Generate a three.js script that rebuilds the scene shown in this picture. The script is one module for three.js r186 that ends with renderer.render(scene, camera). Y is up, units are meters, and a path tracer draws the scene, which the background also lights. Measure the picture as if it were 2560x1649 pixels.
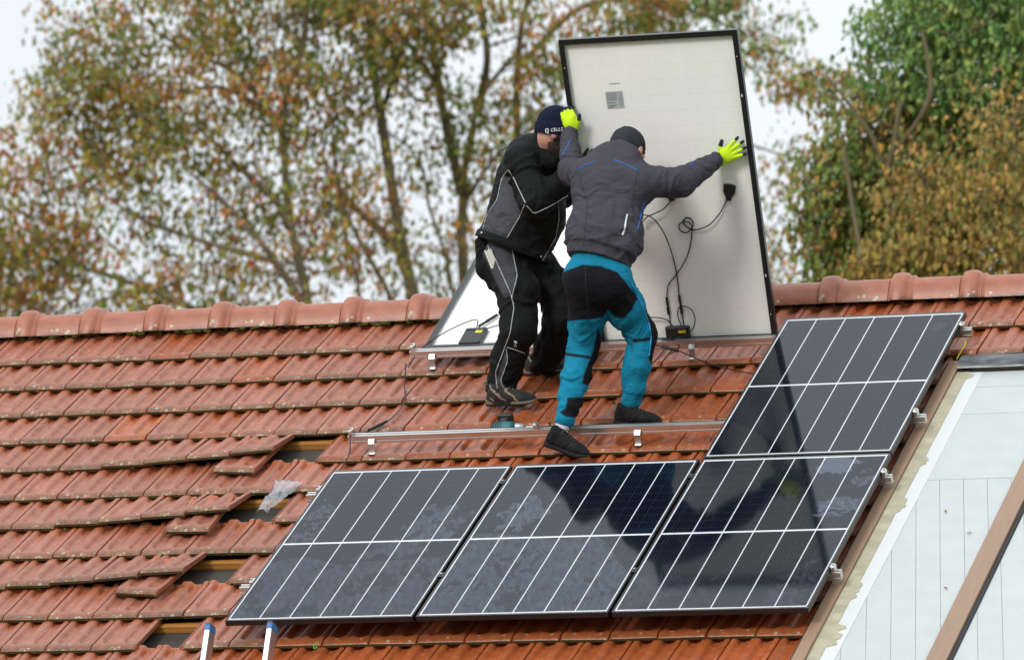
import * as THREE from 'three';
import { mergeGeometries, mergeVertices } from 'three/addons/utils/BufferGeometryUtils.js';
import { RoundedBoxGeometry } from 'three/addons/geometries/RoundedBoxGeometry.js';
import { ImprovedNoise } from 'three/addons/math/ImprovedNoise.js';
import { FontLoader } from 'three/addons/loaders/FontLoader.js';
import { TextGeometry } from 'three/addons/geometries/TextGeometry.js';

// ---------------------------------------------------------------- camera, sky, sun, exposure
const scene = new THREE.Scene();
const camera = new THREE.PerspectiveCamera(6.509, 2560 / 1649, 1, 400);
camera.position.set(11.505, -1.725, 27.563);
camera.lookAt(11.505 - 33.7756, -1.725 + 11.1568, 27.563 - 93.4598);
camera.focus = 31.0; camera.userData.fStop = 3.6;
scene.add(camera);

const noise = new ImprovedNoise();
const N3 = (x, y, z) => noise.noise(x, y, z);
const fbm = (x, y, z, o = 4) => { let s = 0, a = 0.5; for (let i = 0; i < o; i++) { s += a * N3(x, y, z); x = x * 2.03 + 3.1; y = y * 2.03 + 1.7; z = z * 2.03 + 5.3; a *= 0.5; } return s; };
const clamp = (x, a = 0, b = 1) => Math.min(b, Math.max(a, x));
const sstep = (a, b, x) => { const t = clamp((x - a) / (b - a)); return t * t * (3 - 2 * t); };
const mix = (a, b, t) => a + (b - a) * t;
function rng(seed) { let s = seed >>> 0; return () => { s = (s + 0x6D2B79F5) | 0; let t = Math.imul(s ^ (s >>> 15), 1 | s); t = (t + Math.imul(t ^ (t >>> 7), 61 | t)) ^ t; return ((t ^ (t >>> 14)) >>> 0) / 4294967296; }; }

{ // one overcast sky: brighter towards the zenith, soft cloud texture all round
  const w = 512, h = 256, d = new Float32Array(w * h * 4);
  for (let j = 0; j < h; j++) for (let i = 0; i < w; i++) {
    const el = ((j + 0.5) / h - 0.5) * Math.PI, az = (i + 0.5) / w * 2 * Math.PI;
    const x = Math.cos(el) * Math.cos(az), y = Math.sin(el), z = Math.cos(el) * Math.sin(az);
    const n = fbm(x * 2.2 + 9, y * 5 + 4, z * 2.2 + 2, 4);
    const up = Math.max(0, y);
    let L = (0.76 + 0.70 * up) * (1 + 0.24 * n);
    const k = 0.5 + 0.5 * n;
    const o = (j * w + i) * 4;
    d[o] = L * mix(0.86, 0.965, k); d[o + 1] = L * mix(0.955, 1.0, k); d[o + 2] = L * mix(1.05, 1.025, k); d[o + 3] = 1;
  }
  const t = new THREE.DataTexture(d, w, h, THREE.RGBAFormat, THREE.FloatType);
  t.mapping = THREE.EquirectangularReflectionMapping; t.magFilter = t.minFilter = THREE.LinearFilter; t.needsUpdate = true;
  scene.background = t; scene.environment = t;
}
const sun = new THREE.DirectionalLight(new THREE.Color(1.0, 0.97, 0.92), 1.7);
sun.position.set(-7, 16, 24); sun.target.position.set(0.5, 1, -1.5);
sun.castShadow = true; sun.shadow.radius = 28; sun.shadow.mapSize.set(2048, 2048);
Object.assign(sun.shadow.camera, { left: -14, right: 14, top: 14, bottom: -14, near: 1, far: 80 });
scene.add(sun, sun.target);
const renderer = new THREE.WebGLRenderer({ antialias: true });
renderer.toneMapping = THREE.LinearToneMapping;
renderer.toneMappingExposure = 1.1;
renderer.shadowMap.enabled = true;
renderer.setSize(1024, 659);

// ---------------------------------------------------------------- helpers
const PITCH = 30.965 * Math.PI / 180, SP = Math.sin(PITCH), CP = Math.cos(PITCH);
const V = (x, y, z) => new THREE.Vector3(x, y, z);
const roofPoint = (u, v, n) => V(u, v * SP + n * CP, -v * CP + n * SP);      // along the ridge, up the slope, out of the slope
const ROOF_Q = new THREE.Quaternion().setFromAxisAngle(V(1, 0, 0), -(Math.PI / 2 - PITCH));
const taken = new Map();
const numbered = (n) => { const k = taken.get(n) || 0; taken.set(n, k + 1); return k ? n + '_' + String(k).padStart(3, '0') : n; };
function thing(name, label, category, group) { const o = new THREE.Group(); o.name = numbered(name); o.userData = { label, category }; if (group) o.userData.group = group; scene.add(o); return o; }
function part(name, geo, mat, parent) { const m = new THREE.Mesh(geo, mat); m.name = name; m.castShadow = m.receiveShadow = true; parent.add(m); return m; }
function onRoof(o, u, v, n, turn = 0) { o.position.copy(roofPoint(u, v, n)); o.quaternion.copy(ROOF_Q); if (turn) o.rotateZ(turn); return o; }
const lin = (r, g, b) => new THREE.Color().setRGB(r, g, b);
const srgb = (r, g, b) => new THREE.Color().setRGB(r / 255, g / 255, b / 255, THREE.SRGBColorSpace);
const mat = (color, roughness = 0.7, metalness = 0, extra = {}) => new THREE.MeshPhysicalMaterial({ color, roughness, metalness, ...extra });
const merged = (list) => mergeGeometries(list.map((g) => { const k = g.index ? g.toNonIndexed() : g; for (const a of Object.keys(k.attributes)) if (!['position', 'normal', 'uv'].includes(a)) k.deleteAttribute(a); return k; }));
const box = (x0, x1, y0, y1, z0, z1, r = 0) => { const g = r ? new RoundedBoxGeometry(x1 - x0, y1 - y0, z1 - z0, 2, r) : new THREE.BoxGeometry(x1 - x0, y1 - y0, z1 - z0); g.translate((x0 + x1) / 2, (y0 + y1) / 2, (z0 + z1) / 2); return g; };
const tube = (pts, r, seg = 0, rad = 7, closed = false) => new THREE.TubeGeometry(new THREE.CatmullRomCurve3(pts, closed, 'centripetal'), seg || pts.length * 6, r, rad, closed);
function meshFrom(pos, idx, uv) { const g = new THREE.BufferGeometry(); g.setAttribute('position', new THREE.Float32BufferAttribute(pos, 3)); if (uv) g.setAttribute('uv', new THREE.Float32BufferAttribute(uv, 2)); g.setIndex(idx); g.computeVertexNormals(); return g; }
function texture(w, h, fn, color = true) { // fn(x, y) in 0..1 -> [r, g, b] as sRGB 0..255
  const d = new Uint8Array(w * h * 4);
  for (let j = 0; j < h; j++) for (let i = 0; i < w; i++) { const c = fn((i + 0.5) / w, (j + 0.5) / h, i, j), o = (j * w + i) * 4; d[o] = clamp(c[0], 0, 255); d[o + 1] = clamp(c[1], 0, 255); d[o + 2] = clamp(c[2], 0, 255); d[o + 3] = c.length > 3 ? c[3] : 255; }
  const t = new THREE.DataTexture(d, w, h); t.wrapS = t.wrapT = THREE.RepeatWrapping; t.magFilter = THREE.LinearFilter; t.minFilter = THREE.LinearMipmapLinearFilter; t.generateMipmaps = true; if (color) t.colorSpace = THREE.SRGBColorSpace; t.needsUpdate = true; return t;
}
const mixc = (a, b, t) => [mix(a[0], b[0], t), mix(a[1], b[1], t), mix(a[2], b[2], t)];

// ---------------------------------------------------------------- ground
{
  const grass = texture(256, 256, (x, y) => { const n = fbm(x * 9, y * 9, 2, 4); return mixc([66, 82, 38], [104, 98, 58], clamp(0.5 + n)); });
  grass.repeat.set(60, 60);
  const g = part('ground', new THREE.PlaneGeometry(700, 700), new THREE.MeshStandardMaterial({ map: grass, roughness: 1 }), scene);
  g.rotation.x = -Math.PI / 2; g.position.y = -3.5; g.userData = { kind: 'structure', label: 'grassy ground around the house', category: 'ground' };
}

// ---------------------------------------------------------------- house: walls, roof deck, battens, tiles, ridge
const TW = 0.2585, GAUGE = 0.363, V0 = 3.615, U0 = -2.591;   // tile pitch, row spacing, first row's front edge, a joint of that row
const house = thing('house', 'house with a red clay tiled roof under solar panels', 'house');
const U_L = -4.2, U_R = 5.4, V_EAVE = -0.86, V_RIDGE = 4.12;
{
  const plaster = texture(256, 256, (x, y) => { const n = fbm(x * 14, y * 14, 7, 4); const k = 214 + n * 26; return [k, k - 3, k - 12]; });
  plaster.repeat.set(3, 3);
  const yR = V_RIDGE * SP - 0.16, zR = -V_RIDGE * CP, zF = -V_EAVE * CP - 0.4, yF = V_EAVE * SP;
  const s = new THREE.Shape([[zF, -3.5], [zF, yF + 0.02], [zR, yR - 0.05], [2 * zR - zF, yF + 0.02], [2 * zR - zF, -3.5]].map(([a, b]) => new THREE.Vector2(a, b)));
  const g = new THREE.ExtrudeGeometry(s, { depth: U_R - U_L - 0.5, bevelEnabled: false }); g.rotateY(-Math.PI / 2); g.translate(U_R - 0.25, 0, 0);
  part('wall', g, new THREE.MeshStandardMaterial({ map: plaster, roughness: 0.95 }), house);
}
const grain = texture(64, 512, (x, y) => { const n = fbm(x * 26, y * 3, 3, 4), k = fbm(x * 4, y * 9, 11, 3); return mixc([196, 138, 62], [150, 96, 40], clamp(0.45 + n * 1.1 + k * 0.4)); });
const plankTex = texture(256, 256, (x, y) => { const n = fbm(x * 3, y * 34, 4, 4), k = fbm(x * 9, y * 9, 8, 3); return mixc([78, 73, 65], [46, 42, 37], clamp(0.5 + n * 0.9 + k * 0.5)); });
const woodMat = new THREE.MeshStandardMaterial({ map: grain, roughness: 0.75 });
const deckMat = new THREE.MeshStandardMaterial({ map: plankTex, roughness: 0.9 });
const roof = part('roof', box(U_L, U_R, V_EAVE, V_RIDGE - 0.03, -0.135, -0.105), deckMat, house);   // boarded deck; everything on it is laid in its own frame
onRoof(roof, 0, 0, 0);
{ // the far slope, boarded, closes the roof behind the ridge
  const g = box(U_L, U_R, V_EAVE, V_RIDGE - 0.05, -0.115, -0.03); const m = part('rear_slope', g, new THREE.MeshStandardMaterial({ color: srgb(150, 84, 62), roughness: 0.8 }), house);
  m.quaternion.copy(new THREE.Quaternion().setFromAxisAngle(V(0, 1, 0), Math.PI).multiply(ROOF_Q)); m.position.set(U_L + U_R, 0, -2 * V_RIDGE * CP);
}
for (let k = 0; k < 12; k++) part('batten', box(U_L, 3.08, -0.024, 0.024, -0.104, -0.064, 0.003), woodMat, roof).position.set(0, V0 - GAUGE * k + 0.37, 0);

const TL = 0.425, TWID = 0.2498;
function tileTop(x, y) {
  let z = 0;
  for (const [c, hw0] of [[0.066, 0.041], [0.187, 0.041]]) {
    const hw = hw0 * Math.sqrt(clamp((y - 0.054) / 0.06)) + 1e-5, dx = x - c;
    z -= 0.019 * (1 - sstep(hw * 0.45, hw, Math.abs(dx))) * sstep(0.052, 0.105, y);
  }
  for (const c of [0.050, 0.172]) z -= 0.030 * Math.exp(-Math.pow((x - c - (y - 0.36) * 0.05) / 0.012, 2)) * sstep(0.318, 0.362, y) * sstep(0.405, 0.395, y);
  z += 0.0025 * Math.exp(-Math.pow((y - 0.048) / 0.018, 2));
  const f = clamp(1 - y / 0.046), e = Math.max(clamp(1 - x / 0.006), clamp(1 - (TWID - x) / 0.006));
  z -= 0.0175 * (1 - Math.sqrt(1 - 0.97 * f * f)) + 0.0035 * e * e;
  return z - y * 0.076;
}
function tileGeometry(warp) {
  const nx = 31, ys = [0, 0.0015, 0.004, 0.009, 0.016, 0.025, 0.036, 0.048, 0.058, 0.068, 0.08, 0.095, 0.115, 0.14, 0.17, 0.24, 0.30, 0.325, 0.345, 0.362, 0.385, 0.40, 0.41, TL], xs = [];
  for (let i = 0; i < nx; i++) xs.push(TWID * i / (nx - 1));
  const pos = [], uv = [], idx = [], T = 0.026;
  const W = (x, y) => warp * (x / TWID - 0.5) * (y / TL - 0.5) * 0.008;
  const head = (y) => (y > 0.405 ? 0.008 : 0);
  ys.forEach((y) => xs.forEach((x) => { pos.push(x, y, tileTop(x, y) + W(x, y) + head(y)); uv.push(x / TWID, 0.08 + 0.92 * y / TL); }));
  for (let j = 0; j < ys.length - 1; j++) for (let i = 0; i < nx - 1; i++) { const a = j * nx + i; idx.push(a, a + 1, a + nx, a + 1, a + nx + 1, a + nx); }
  const top = meshFrom(pos, idx, uv), list = [top];
  const ring = []; for (let i = 0; i < nx; i++) ring.push([xs[i], 0]); for (let j = 1; j < ys.length; j++) ring.push([TWID, ys[j]]); for (let i = nx - 2; i >= 0; i--) ring.push([xs[i], TL]); for (let j = ys.length - 2; j >= 0; j--) ring.push([0, ys[j]]);
  const p2 = [], u2 = [], i2 = []; let s = 0;
  ring.forEach(([x, y], k) => { if (k) s += Math.hypot(x - ring[k - 1][0], y - ring[k - 1][1]); const z = tileTop(x, y) + W(x, y) + head(y); const zb = -y * 0.076 - mix(0.0285, T, sstep(0.0, 0.06, y)) + W(x, y); p2.push(x, y, z, x, y, zb); const front = y < 0.001; u2.push(front ? x / TWID : (s * 3) % 1, front ? 0.072 : 0.5, front ? x / TWID : (s * 3) % 1, front ? 0.004 : 0.55); if (k) { const a = 2 * (k - 1); i2.push(a, a + 1, a + 2, a + 1, a + 3, a + 2); } });
  list.push(meshFrom(p2, i2, u2));
  list.push(meshFrom([0, 0.004, -0.0285, TWID, 0.004, -0.0285, 0, TL, -TL * 0.076 - T, TWID, TL, -TL * 0.076 - T], [0, 2, 1, 1, 2, 3], [0, 0.5, 1, 0.5, 0, 1, 1, 1]));
  const fl = box(-0.024, 0.002, 0.012, TL - 0.02, -0.034, -0.0235), up = box(-0.024, -0.019, 0.014, TL - 0.022, -0.0235, -0.016);
  for (const b of [fl, up]) { const p = b.attributes.position; for (let k = 0; k < p.count; k++) p.setZ(k, p.getZ(k) - p.getY(k) * 0.076); const q = b.attributes.uv; for (let k = 0; k < q.count; k++) q.setXY(k, q.getX(k) * 0.1, 0.4 + 0.3 * q.getY(k)); b.computeVertexNormals(); list.push(b); }
  return merged(list);
}
const tileGeos = [0, 1, -1].map(tileGeometry);
function tileTexture(seed, clean) {
  const r = rng(seed), ox = r() * 50, oy = r() * 50;
  const spots = []; for (let i = 0; i < (clean ? 4 : 15); i++) spots.push([r(), 0.085 + Math.pow(r(), 2.2) * 0.10, 0.005 + r() * r() * 0.024, r()]);
  const moss = []; for (let i = 0; i < 1; i++) moss.push([r(), 0.05 + r() * 0.05, 0.008 + r() * 0.02]);
  const tone = (r() - 0.5) * 26, scr = []; for (let i = 0; i < 5; i++) scr.push([r(), 0.2 + r() * 0.7, 0.05 + r() * 0.2, (r() - 0.5) * 0.05]);
  return texture(160, 256, (x, y) => {
    const a = fbm(x * 5 + ox, y * 8 + oy, seed, 4), b = fbm(x * 40 + ox, y * 55 + oy, seed + 3, 2), st = fbm(x * 26 + ox, y * 3 + oy, seed + 7, 3);
    let c = clean ? mixc([172, 92, 50], [144, 72, 37], clamp(0.5 + a * 1.3)) : mixc([167, 104, 81], [142, 85, 65], clamp(0.5 + a * 1.3));
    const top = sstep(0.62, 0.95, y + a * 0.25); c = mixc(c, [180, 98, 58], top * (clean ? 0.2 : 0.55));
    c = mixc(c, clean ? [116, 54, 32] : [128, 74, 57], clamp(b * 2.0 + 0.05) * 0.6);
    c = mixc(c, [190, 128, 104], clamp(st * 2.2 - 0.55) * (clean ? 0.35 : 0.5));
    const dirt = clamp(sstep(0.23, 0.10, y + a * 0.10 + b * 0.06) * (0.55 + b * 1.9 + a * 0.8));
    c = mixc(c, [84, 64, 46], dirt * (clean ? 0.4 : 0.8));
    for (const [sx, sy, sl, sk] of scr) if (y > sy && y < sy + sl && Math.abs(x - sx - (y - sy) * sk) < 0.004) c = mixc(c, [206, 168, 150], 0.4);
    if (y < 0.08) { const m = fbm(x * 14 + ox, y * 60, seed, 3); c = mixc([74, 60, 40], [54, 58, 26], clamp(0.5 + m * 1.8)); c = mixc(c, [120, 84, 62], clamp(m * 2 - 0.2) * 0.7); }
    if (y > 0.03) for (const [sx, sy, sr, sk] of spots) { const d = Math.hypot((x - sx) * 0.254, (y - sy) * 0.46) / (sr * 0.42), w = d + fbm(x * 60, y * 90, seed, 2) * 0.5; if (w < 1) c = mixc(c, sk > 0.35 ? [172, 174, 150] : [120, 126, 84], (w > 0.55 ? 0.85 : 0.5)); }
    for (const [sx, sy, sr] of moss) { const d = Math.hypot((x - sx) * 0.6, y - sy) / sr + fbm(x * 50, y * 70, 4, 2) * 0.9; if (d < 0.7) c = mixc(c, [74, 88, 26], 0.85); }
    return [c[0] + tone, c[1] + tone * 0.6, c[2] + tone * 0.5];
  });
}
const tileBump = texture(160, 256, (x, y) => { const k = 128 + fbm(x * 22, y * 34, 5, 4) * 110 + fbm(x * 90, y * 130, 9, 2) * 40; return [k, k, k]; }, false);
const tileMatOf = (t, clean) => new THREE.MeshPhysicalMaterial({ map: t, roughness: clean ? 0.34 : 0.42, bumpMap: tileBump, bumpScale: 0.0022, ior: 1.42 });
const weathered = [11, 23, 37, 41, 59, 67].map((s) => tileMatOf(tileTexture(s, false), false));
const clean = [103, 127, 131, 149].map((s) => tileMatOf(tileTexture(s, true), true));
const leftEdge = (v) => -1.30 - 0.403 * v;           // where the photograph's left border cuts the slope
const restTiles = [];
const rt = rng(5);
function isClean(u, v) { // the trodden, wet patch below the held panel and along the foot of the array
  const n = fbm(u * 1.7, v * 1.7, 3, 2) * 0.6;
  const walk = u > 0.15 + n && u < 2.2 && v > 1.6 && v < 3.5 + n * 0.3, foot = v < 0.25 && u > 0.1 + n, top = u > 1.9 && v > 3.3 && rt() < 0.4;
  return walk || foot || top || (rt() < 0.05);
}
for (let k = 0; k < 14; k++) {
  const vb = V0 - GAUGE * k, off = k % 2 ? TW / 2 : 0;
  for (let c = -6; c < 26; c++) {
    const u = U0 + c * TW + off + (rt() - 0.5) * 0.003, jit = (rt() - 0.5) * 0.006, rot = (rt() - 0.5) * 0.007, gi = Math.floor(rt() * 3), mi = rt();
    if (u > (k < 2 ? 4.0 : 3.0)) continue;
    if (k % 2 === 0 && k >= 4 && k <= 10 && c === 8) continue;       // the four tiles taken out
    let lift = 0, dv = 0, roll = 0, pit = 0;
    if ((k === 4 || k === 6 || k === 8) && c <= 7 && c >= 4) { const t = [0.012, 0.026, 0.042, 0.058][c - 4]; lift = t; roll = -0.045 * (c >= 5 ? 1 : 0.4); dv = c === 7 ? 0.03 : 0.008; pit = -t / 0.40; }
    const px = u + 0.002, py = vb + jit + dv;
    const w = isClean(u, vb + 0.2), m = w ? clean[Math.floor(mi * 4)] : weathered[Math.floor(mi * 6)];
    const under = (u > 0.1 && u + TW < 3.03 && vb > 0.1 && vb + GAUGE < 1.66) || (u > 2.2 && u + TW < 3.0 && vb > 1.7 && vb + GAUGE < 3.4);
    const inView = !under && u + TW > leftEdge(vb + GAUGE) - 0.05 && k < 12 && u < 3.62;
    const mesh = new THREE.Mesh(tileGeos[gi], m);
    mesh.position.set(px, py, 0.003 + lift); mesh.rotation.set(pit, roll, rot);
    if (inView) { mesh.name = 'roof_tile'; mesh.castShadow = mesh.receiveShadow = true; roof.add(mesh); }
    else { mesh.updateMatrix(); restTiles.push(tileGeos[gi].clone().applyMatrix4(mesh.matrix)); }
  }
}
{ const m = part('roof_tile_field', mergeGeometries(restTiles), weathered[1], roof); m.userData.kind = 'stuff'; }

// ridge caps, each with a collar over the end of its neighbour
{
  const P = 0.412, prof = [[-0.125, -0.006], [-0.118, 0.03], [-0.098, 0.078], [-0.072, 0.108], [-0.045, 0.124], [0, 0.131], [0.045, 0.124], [0.072, 0.108], [0.098, 0.078], [0.118, 0.03], [0.125, -0.006]];
  const st = [[-0.012, 1.12], [-0.004, 1.20], [0.015, 1.245], [0.04, 1.25], [0.065, 1.22], [0.080, 1.14], [0.086, 1.06], [0.093, 1.045], [0.098, 1.105], [0.108, 1.11], [0.114, 1.02], [0.130, 1.0], [0.25, 1.0], [0.386, 1.0], [0.388, 0.95], [0.39, 0.915], [0.44, 0.905]];
  const pos = [], uv = [], idx = [], n = prof.length;
  const sub = []; for (let i = 0; i < n - 1; i++) for (const t of [0, 0.5]) sub.push([mix(prof[i][0], prof[i + 1][0], t), mix(prof[i][1], prof[i + 1][1], t)]); sub.push(prof[n - 1]);
  const row = (x, s, dz) => sub.forEach(([z, y], i) => { pos.push(x, y * s - dz, z * s); uv.push(x * 2.2, i / sub.length); });
  st.forEach(([x, s]) => row(x, s, 0));
  for (let j = 0; j < st.length - 1; j++) for (let i = 0; i < sub.length - 1; i++) { const a = j * sub.length + i; idx.push(a, a + 1, a + sub.length, a + 1, a + sub.length + 1, a + sub.length); }
  const b0 = pos.length / 3; row(-0.012, 1.12, 0); row(-0.010, 0.94, 0.002);
  for (let i = 0; i < sub.length - 1; i++) { const a = b0 + i; idx.push(a, a + sub.length, a + 1, a + 1, a + sub.length, a + sub.length + 1); }
  const e0 = pos.length / 3; st.forEach(([x, s]) => { for (const q of [0, 0.014]) pos.push(x, sub[sub.length - 1][1] * s, sub[sub.length - 1][0] * s - q); uv.push(x * 2.2, 0, x * 2.2, 0.03); });
  for (let j = 0; j < st.length - 1; j++) { const a = e0 + 2 * j; idx.push(a, a + 1, a + 2, a + 1, a + 3, a + 2); }
  const g = meshFrom(pos, idx, uv);
  const ms = [3, 17, 29].map((s) => { const r = rng(s), ox = r() * 40; const sp = []; for (let i = 0; i < 10; i++) sp.push([r(), r() < 0.5 ? 0.86 + r() * 0.1 : r() * 0.9, 0.01 + r() * 0.02]);
    const t = texture(192, 192, (x, y) => { const a = fbm(x * 5 + ox, y * 7, s, 4), b = fbm(x * 46 + ox, y * 40, s + 3, 2); let c = mixc([166, 103, 78], [146, 86, 63], clamp(0.5 + a * 1.3)); const d = clamp((b * 2.2 - 0.25)) * clamp(0.4 + a * 2); c = mixc(c, [112, 62, 48], d * 0.7);
      const mz = Math.max(sstep(0.9, 0.985, y + b * 0.05), sstep(0.09, 0.01, y)); c = mixc(c, [64, 58, 32], mz * clamp(0.7 + a * 2 + b)); for (const [sx, sy, sr] of sp) if (Math.hypot(x - sx, y - sy) + b * 0.012 < sr && (sy > 0.85)) c = mixc(c, [176, 178, 156], 0.8); return c; });
    return new THREE.MeshPhysicalMaterial({ map: t, roughness: 0.42, bumpMap: tileBump, bumpScale: 0.0015 }); });
  const holder = new THREE.Vector3();
  const inv = ROOF_Q.clone().invert();
  for (let i = -4; i < 20; i++) {
    const m = part('ridge_tile', g, ms[((i % 3) + 3) % 3], roof);
    holder.set(-2.788 + P * i, V_RIDGE * SP - 0.062 + ((i * 37) % 7 - 3) * 0.0006, -V_RIDGE * CP);
    m.position.copy(holder).applyQuaternion(inv); m.quaternion.copy(inv); m.rotateY(((i * 53) % 5 - 2) * 0.002);
  }
  // mortar and moss bed under the caps
  const bed = part('mortar_bed', box(U_L, 4.9, -0.105, 0.105, -0.055, 0.004), new THREE.MeshStandardMaterial({ map: texture(512, 64, (x, y) => { const n = fbm(x * 160, y * 9, 3, 4); return mixc([46, 48, 20], [84, 88, 40], clamp(0.5 + n * 1.6)); }), roughness: 1 }), roof);
  holder.set(0, V_RIDGE * SP - 0.062, -V_RIDGE * CP); bed.position.copy(holder).applyQuaternion(inv); bed.quaternion.copy(inv); bed.rotateX(Math.PI / 2); bed.rotateX(-Math.PI / 2);
}
// moss cushions and lichen crusts along the tile fronts
{
  const r = rng(91), list = [], base = new THREE.IcosahedronGeometry(1, 1);
  const put = (u, v, s, n) => { const g = base.clone(), p = g.attributes.position; for (let i = 0; i < p.count; i++) { const f = 1 + 0.35 * N3(p.getX(i) * 2 + u * 9, p.getY(i) * 2 + v * 7, p.getZ(i) * 2); p.setXYZ(i, p.getX(i) * f * s * 1.5, p.getY(i) * f * s * 0.7, p.getZ(i) * f * s * 0.7); } g.translate(u, v, n); list.push(g); };
  for (let i = 0; i < 420; i++) { const k = Math.floor(r() * 12), vb = V0 - GAUGE * k, u = mix(leftEdge(vb), 0.1, r()); put(u, vb + (r() - 0.3) * 0.006, 0.002 + r() * r() * r() * 0.009, -0.014 - r() * 0.012); }
  for (let i = 0; i < 140; i++) put(mix(-2.95, -0.1, r()), 3.985 + r() * 0.01, 0.006 + r() * 0.010, -0.015 + r() * 0.02);
  const g = mergeGeometries(list); g.computeVertexNormals();
  const m = part('moss', g, new THREE.MeshStandardMaterial({ color: srgb(84, 92, 34), roughness: 1 }), roof); m.userData.kind = 'stuff';
}
// the three tiles taken out and pushed under their neighbours
[[-0.835, 2.035, 0.026, -0.10, 'loose clay tile tucked under the raised tiles in the uppermost gap'], [-0.84, 1.29, 0.030, 0.0, 'loose clay tile below the raised tiles beside the crumpled plastic bag'], [-0.865, 0.585, 0.030, -0.17, 'skewed loose clay tile at the lowest of the tucked-in places']].forEach(([u, v, n, a, l], i) => {
  const t = new THREE.Mesh(tileGeos[i], weathered[i + 1]); t.name = numbered('loose_tile'); t.userData = { label: l, category: 'roof tile', group: 'loose tiles beside the gaps' }; t.castShadow = t.receiveShadow = true;
  onRoof(t, u, v, n, a); t.rotateX(0.03); scene.add(t);
});

// ---------------------------------------------------------------- glazed roof on the right: flashing, bars, white boards
{
  const inBrown = new THREE.MeshPhysicalMaterial({ map: texture(128, 512, (x, y) => { const n = fbm(x * 8, y * 20, 2, 4), b = fbm(x * 50, y * 200, 2, 2); return mixc([150, 122, 98], [138, 110, 88], clamp(0.5 + n + b * 0.5)); }), roughness: 0.5, metalness: 0 });
  const g0 = thing('glazed_roof', 'white boarded roof bay between brown bars at the right edge', 'roof');
  onRoof(g0, 0, 0, 0);
  const clip = (poly, nx, ny, d) => { const o = []; for (let i = 0; i < poly.length; i++) { const a = poly[i], b = poly[(i + 1) % poly.length], fa = a[0] * nx + a[1] * ny - d, fb = b[0] * nx + b[1] * ny - d; if (fa <= 0) o.push(a); if (fa * fb < 0) { const t = fa / (fa - fb); o.push([mix(a[0], b[0], t), mix(a[1], b[1], t)]); } } return o; };
  const slab = (poly, z0, z1) => { const s = new THREE.Shape(poly.map((p) => new THREE.Vector2(p[0], p[1]))); const g = new THREE.ExtrudeGeometry(s, { depth: z1 - z0, bevelEnabled: false }); g.translate(0, 0, z0); return g; };
  const boardTex = texture(256, 256, (x, y) => { const n = fbm(x * 5, y * 5, 4, 4), b = fbm(x * 60, y * 60, 5, 2); const k = n * 9 + b * 5; const sp = fbm(x * 34 + 7, y * 34, 9, 2) > 0.43 ? -18 : 0; return [176 + k + sp, 181 + k + sp, 179 + k + sp]; });
  boardTex.repeat.set(1.2, 1.2);
  const boardMat = new THREE.MeshPhysicalMaterial({ map: boardTex, roughness: 0.35 }), edgeMat = new THREE.MeshPhysicalMaterial({ color: srgb(196, 199, 197), roughness: 0.4 });
  part('base_sheet', box(3.26, 5.4, V_EAVE, 2.99, -0.08, -0.002), new THREE.MeshStandardMaterial({ color: srgb(172, 180, 182), roughness: 0.7 }), g0);
  // boards run a little askew of the slope; a level seam ends them above
  const dx = -0.109 / 0.456, bays = [[3.326, 3.806], [3.935, 5.4]];
  bays.forEach(([ua, ub], bi) => {
    const clipBay = (p) => clip(clip(p, 1, 0, ub), -1, 0, -ua);
    for (let i = -10; i < 22; i++) {
      const u = 3.385 + 0.1275 * i + (bi ? 0.06 : 0), at = (v) => u + dx * (v - 0.63);
      const p = clipBay([[at(-0.86) + 0.001, -0.86], [at(-0.86) + 0.1265, -0.86], [at(1.668) + 0.1265, 1.668], [at(1.668) + 0.001, 1.668]]);
      if (p.length > 2) part('board', slab(p, 0, 0.004 + (i % 3) * 0.0003), boardMat, g0);
    }
    for (const [a, b] of [[1.671, 2.455], [2.458, 2.790], [2.793, 2.985]]) part('board', slab([[ua, a], [ub, a], [ub, b], [ua, b]], 0, 0.005), boardMat, g0);
  });
  part('edge_board', box(3.245, 3.3255, V_EAVE, 2.985, 0, 0.006), edgeMat, g0);
  // cream sealing strip with a torn border
  const r = rng(33), rag = [[3.180, V_EAVE], [3.180, 2.985]]; let last = 0;
  for (let v = 2.985; v > V_EAVE; v -= 0.022) { const tab = [[2.94, 0.04, 0.030], [1.90, 0.05, 0.024], [1.40, 0.06, 0.026], [1.33, 0.03, 0.03], [0.46, 0.06, 0.026], [0.36, 0.03, 0.02], [-0.06, 0.12, 0.044]].reduce((m, [c, h, w]) => Math.max(m, Math.abs(v - c) < h ? w * sstep(h, h * 0.8, Math.abs(v - c)) : 0), 0); last = mix(last, (r() - 0.5) * 0.003, 0.6); rag.push([3.248 + last + tab * (0.5 + 0.8 * r()), v]); }
  part('sealing_strip', slab(rag.reverse(), 0.0065, 0.0095), new THREE.MeshStandardMaterial({ map: texture(128, 512, (x, y) => { const n = fbm(x * 7, y * 12, 6, 4), b = fbm(x * 60, y * 60, 1, 2); return mixc([176, 170, 146], [150, 144, 122], clamp(0.5 + n * 1.4 + b * 0.4)); }), roughness: 0.85 }), g0);
  part('glazing_bar', box(3.112, 3.178, V_EAVE, 3.10, -0.05, 0.026, 0.004), inBrown, g0);
  part('glazing_bar', box(3.806, 3.912, V_EAVE, 2.985, -0.002, 0.028, 0.004), inBrown, g0);
  part('rubber_seal', box(3.914, 3.932, V_EAVE, 2.985, -0.002, 0.014), mat(lin(0.02, 0.02, 0.02), 0.7), g0);
  part('rubber_seal', box(3.098, 3.110, V_EAVE, 3.10, -0.05, 0.012), mat(lin(0.02, 0.018, 0.016), 0.7), g0);
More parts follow.
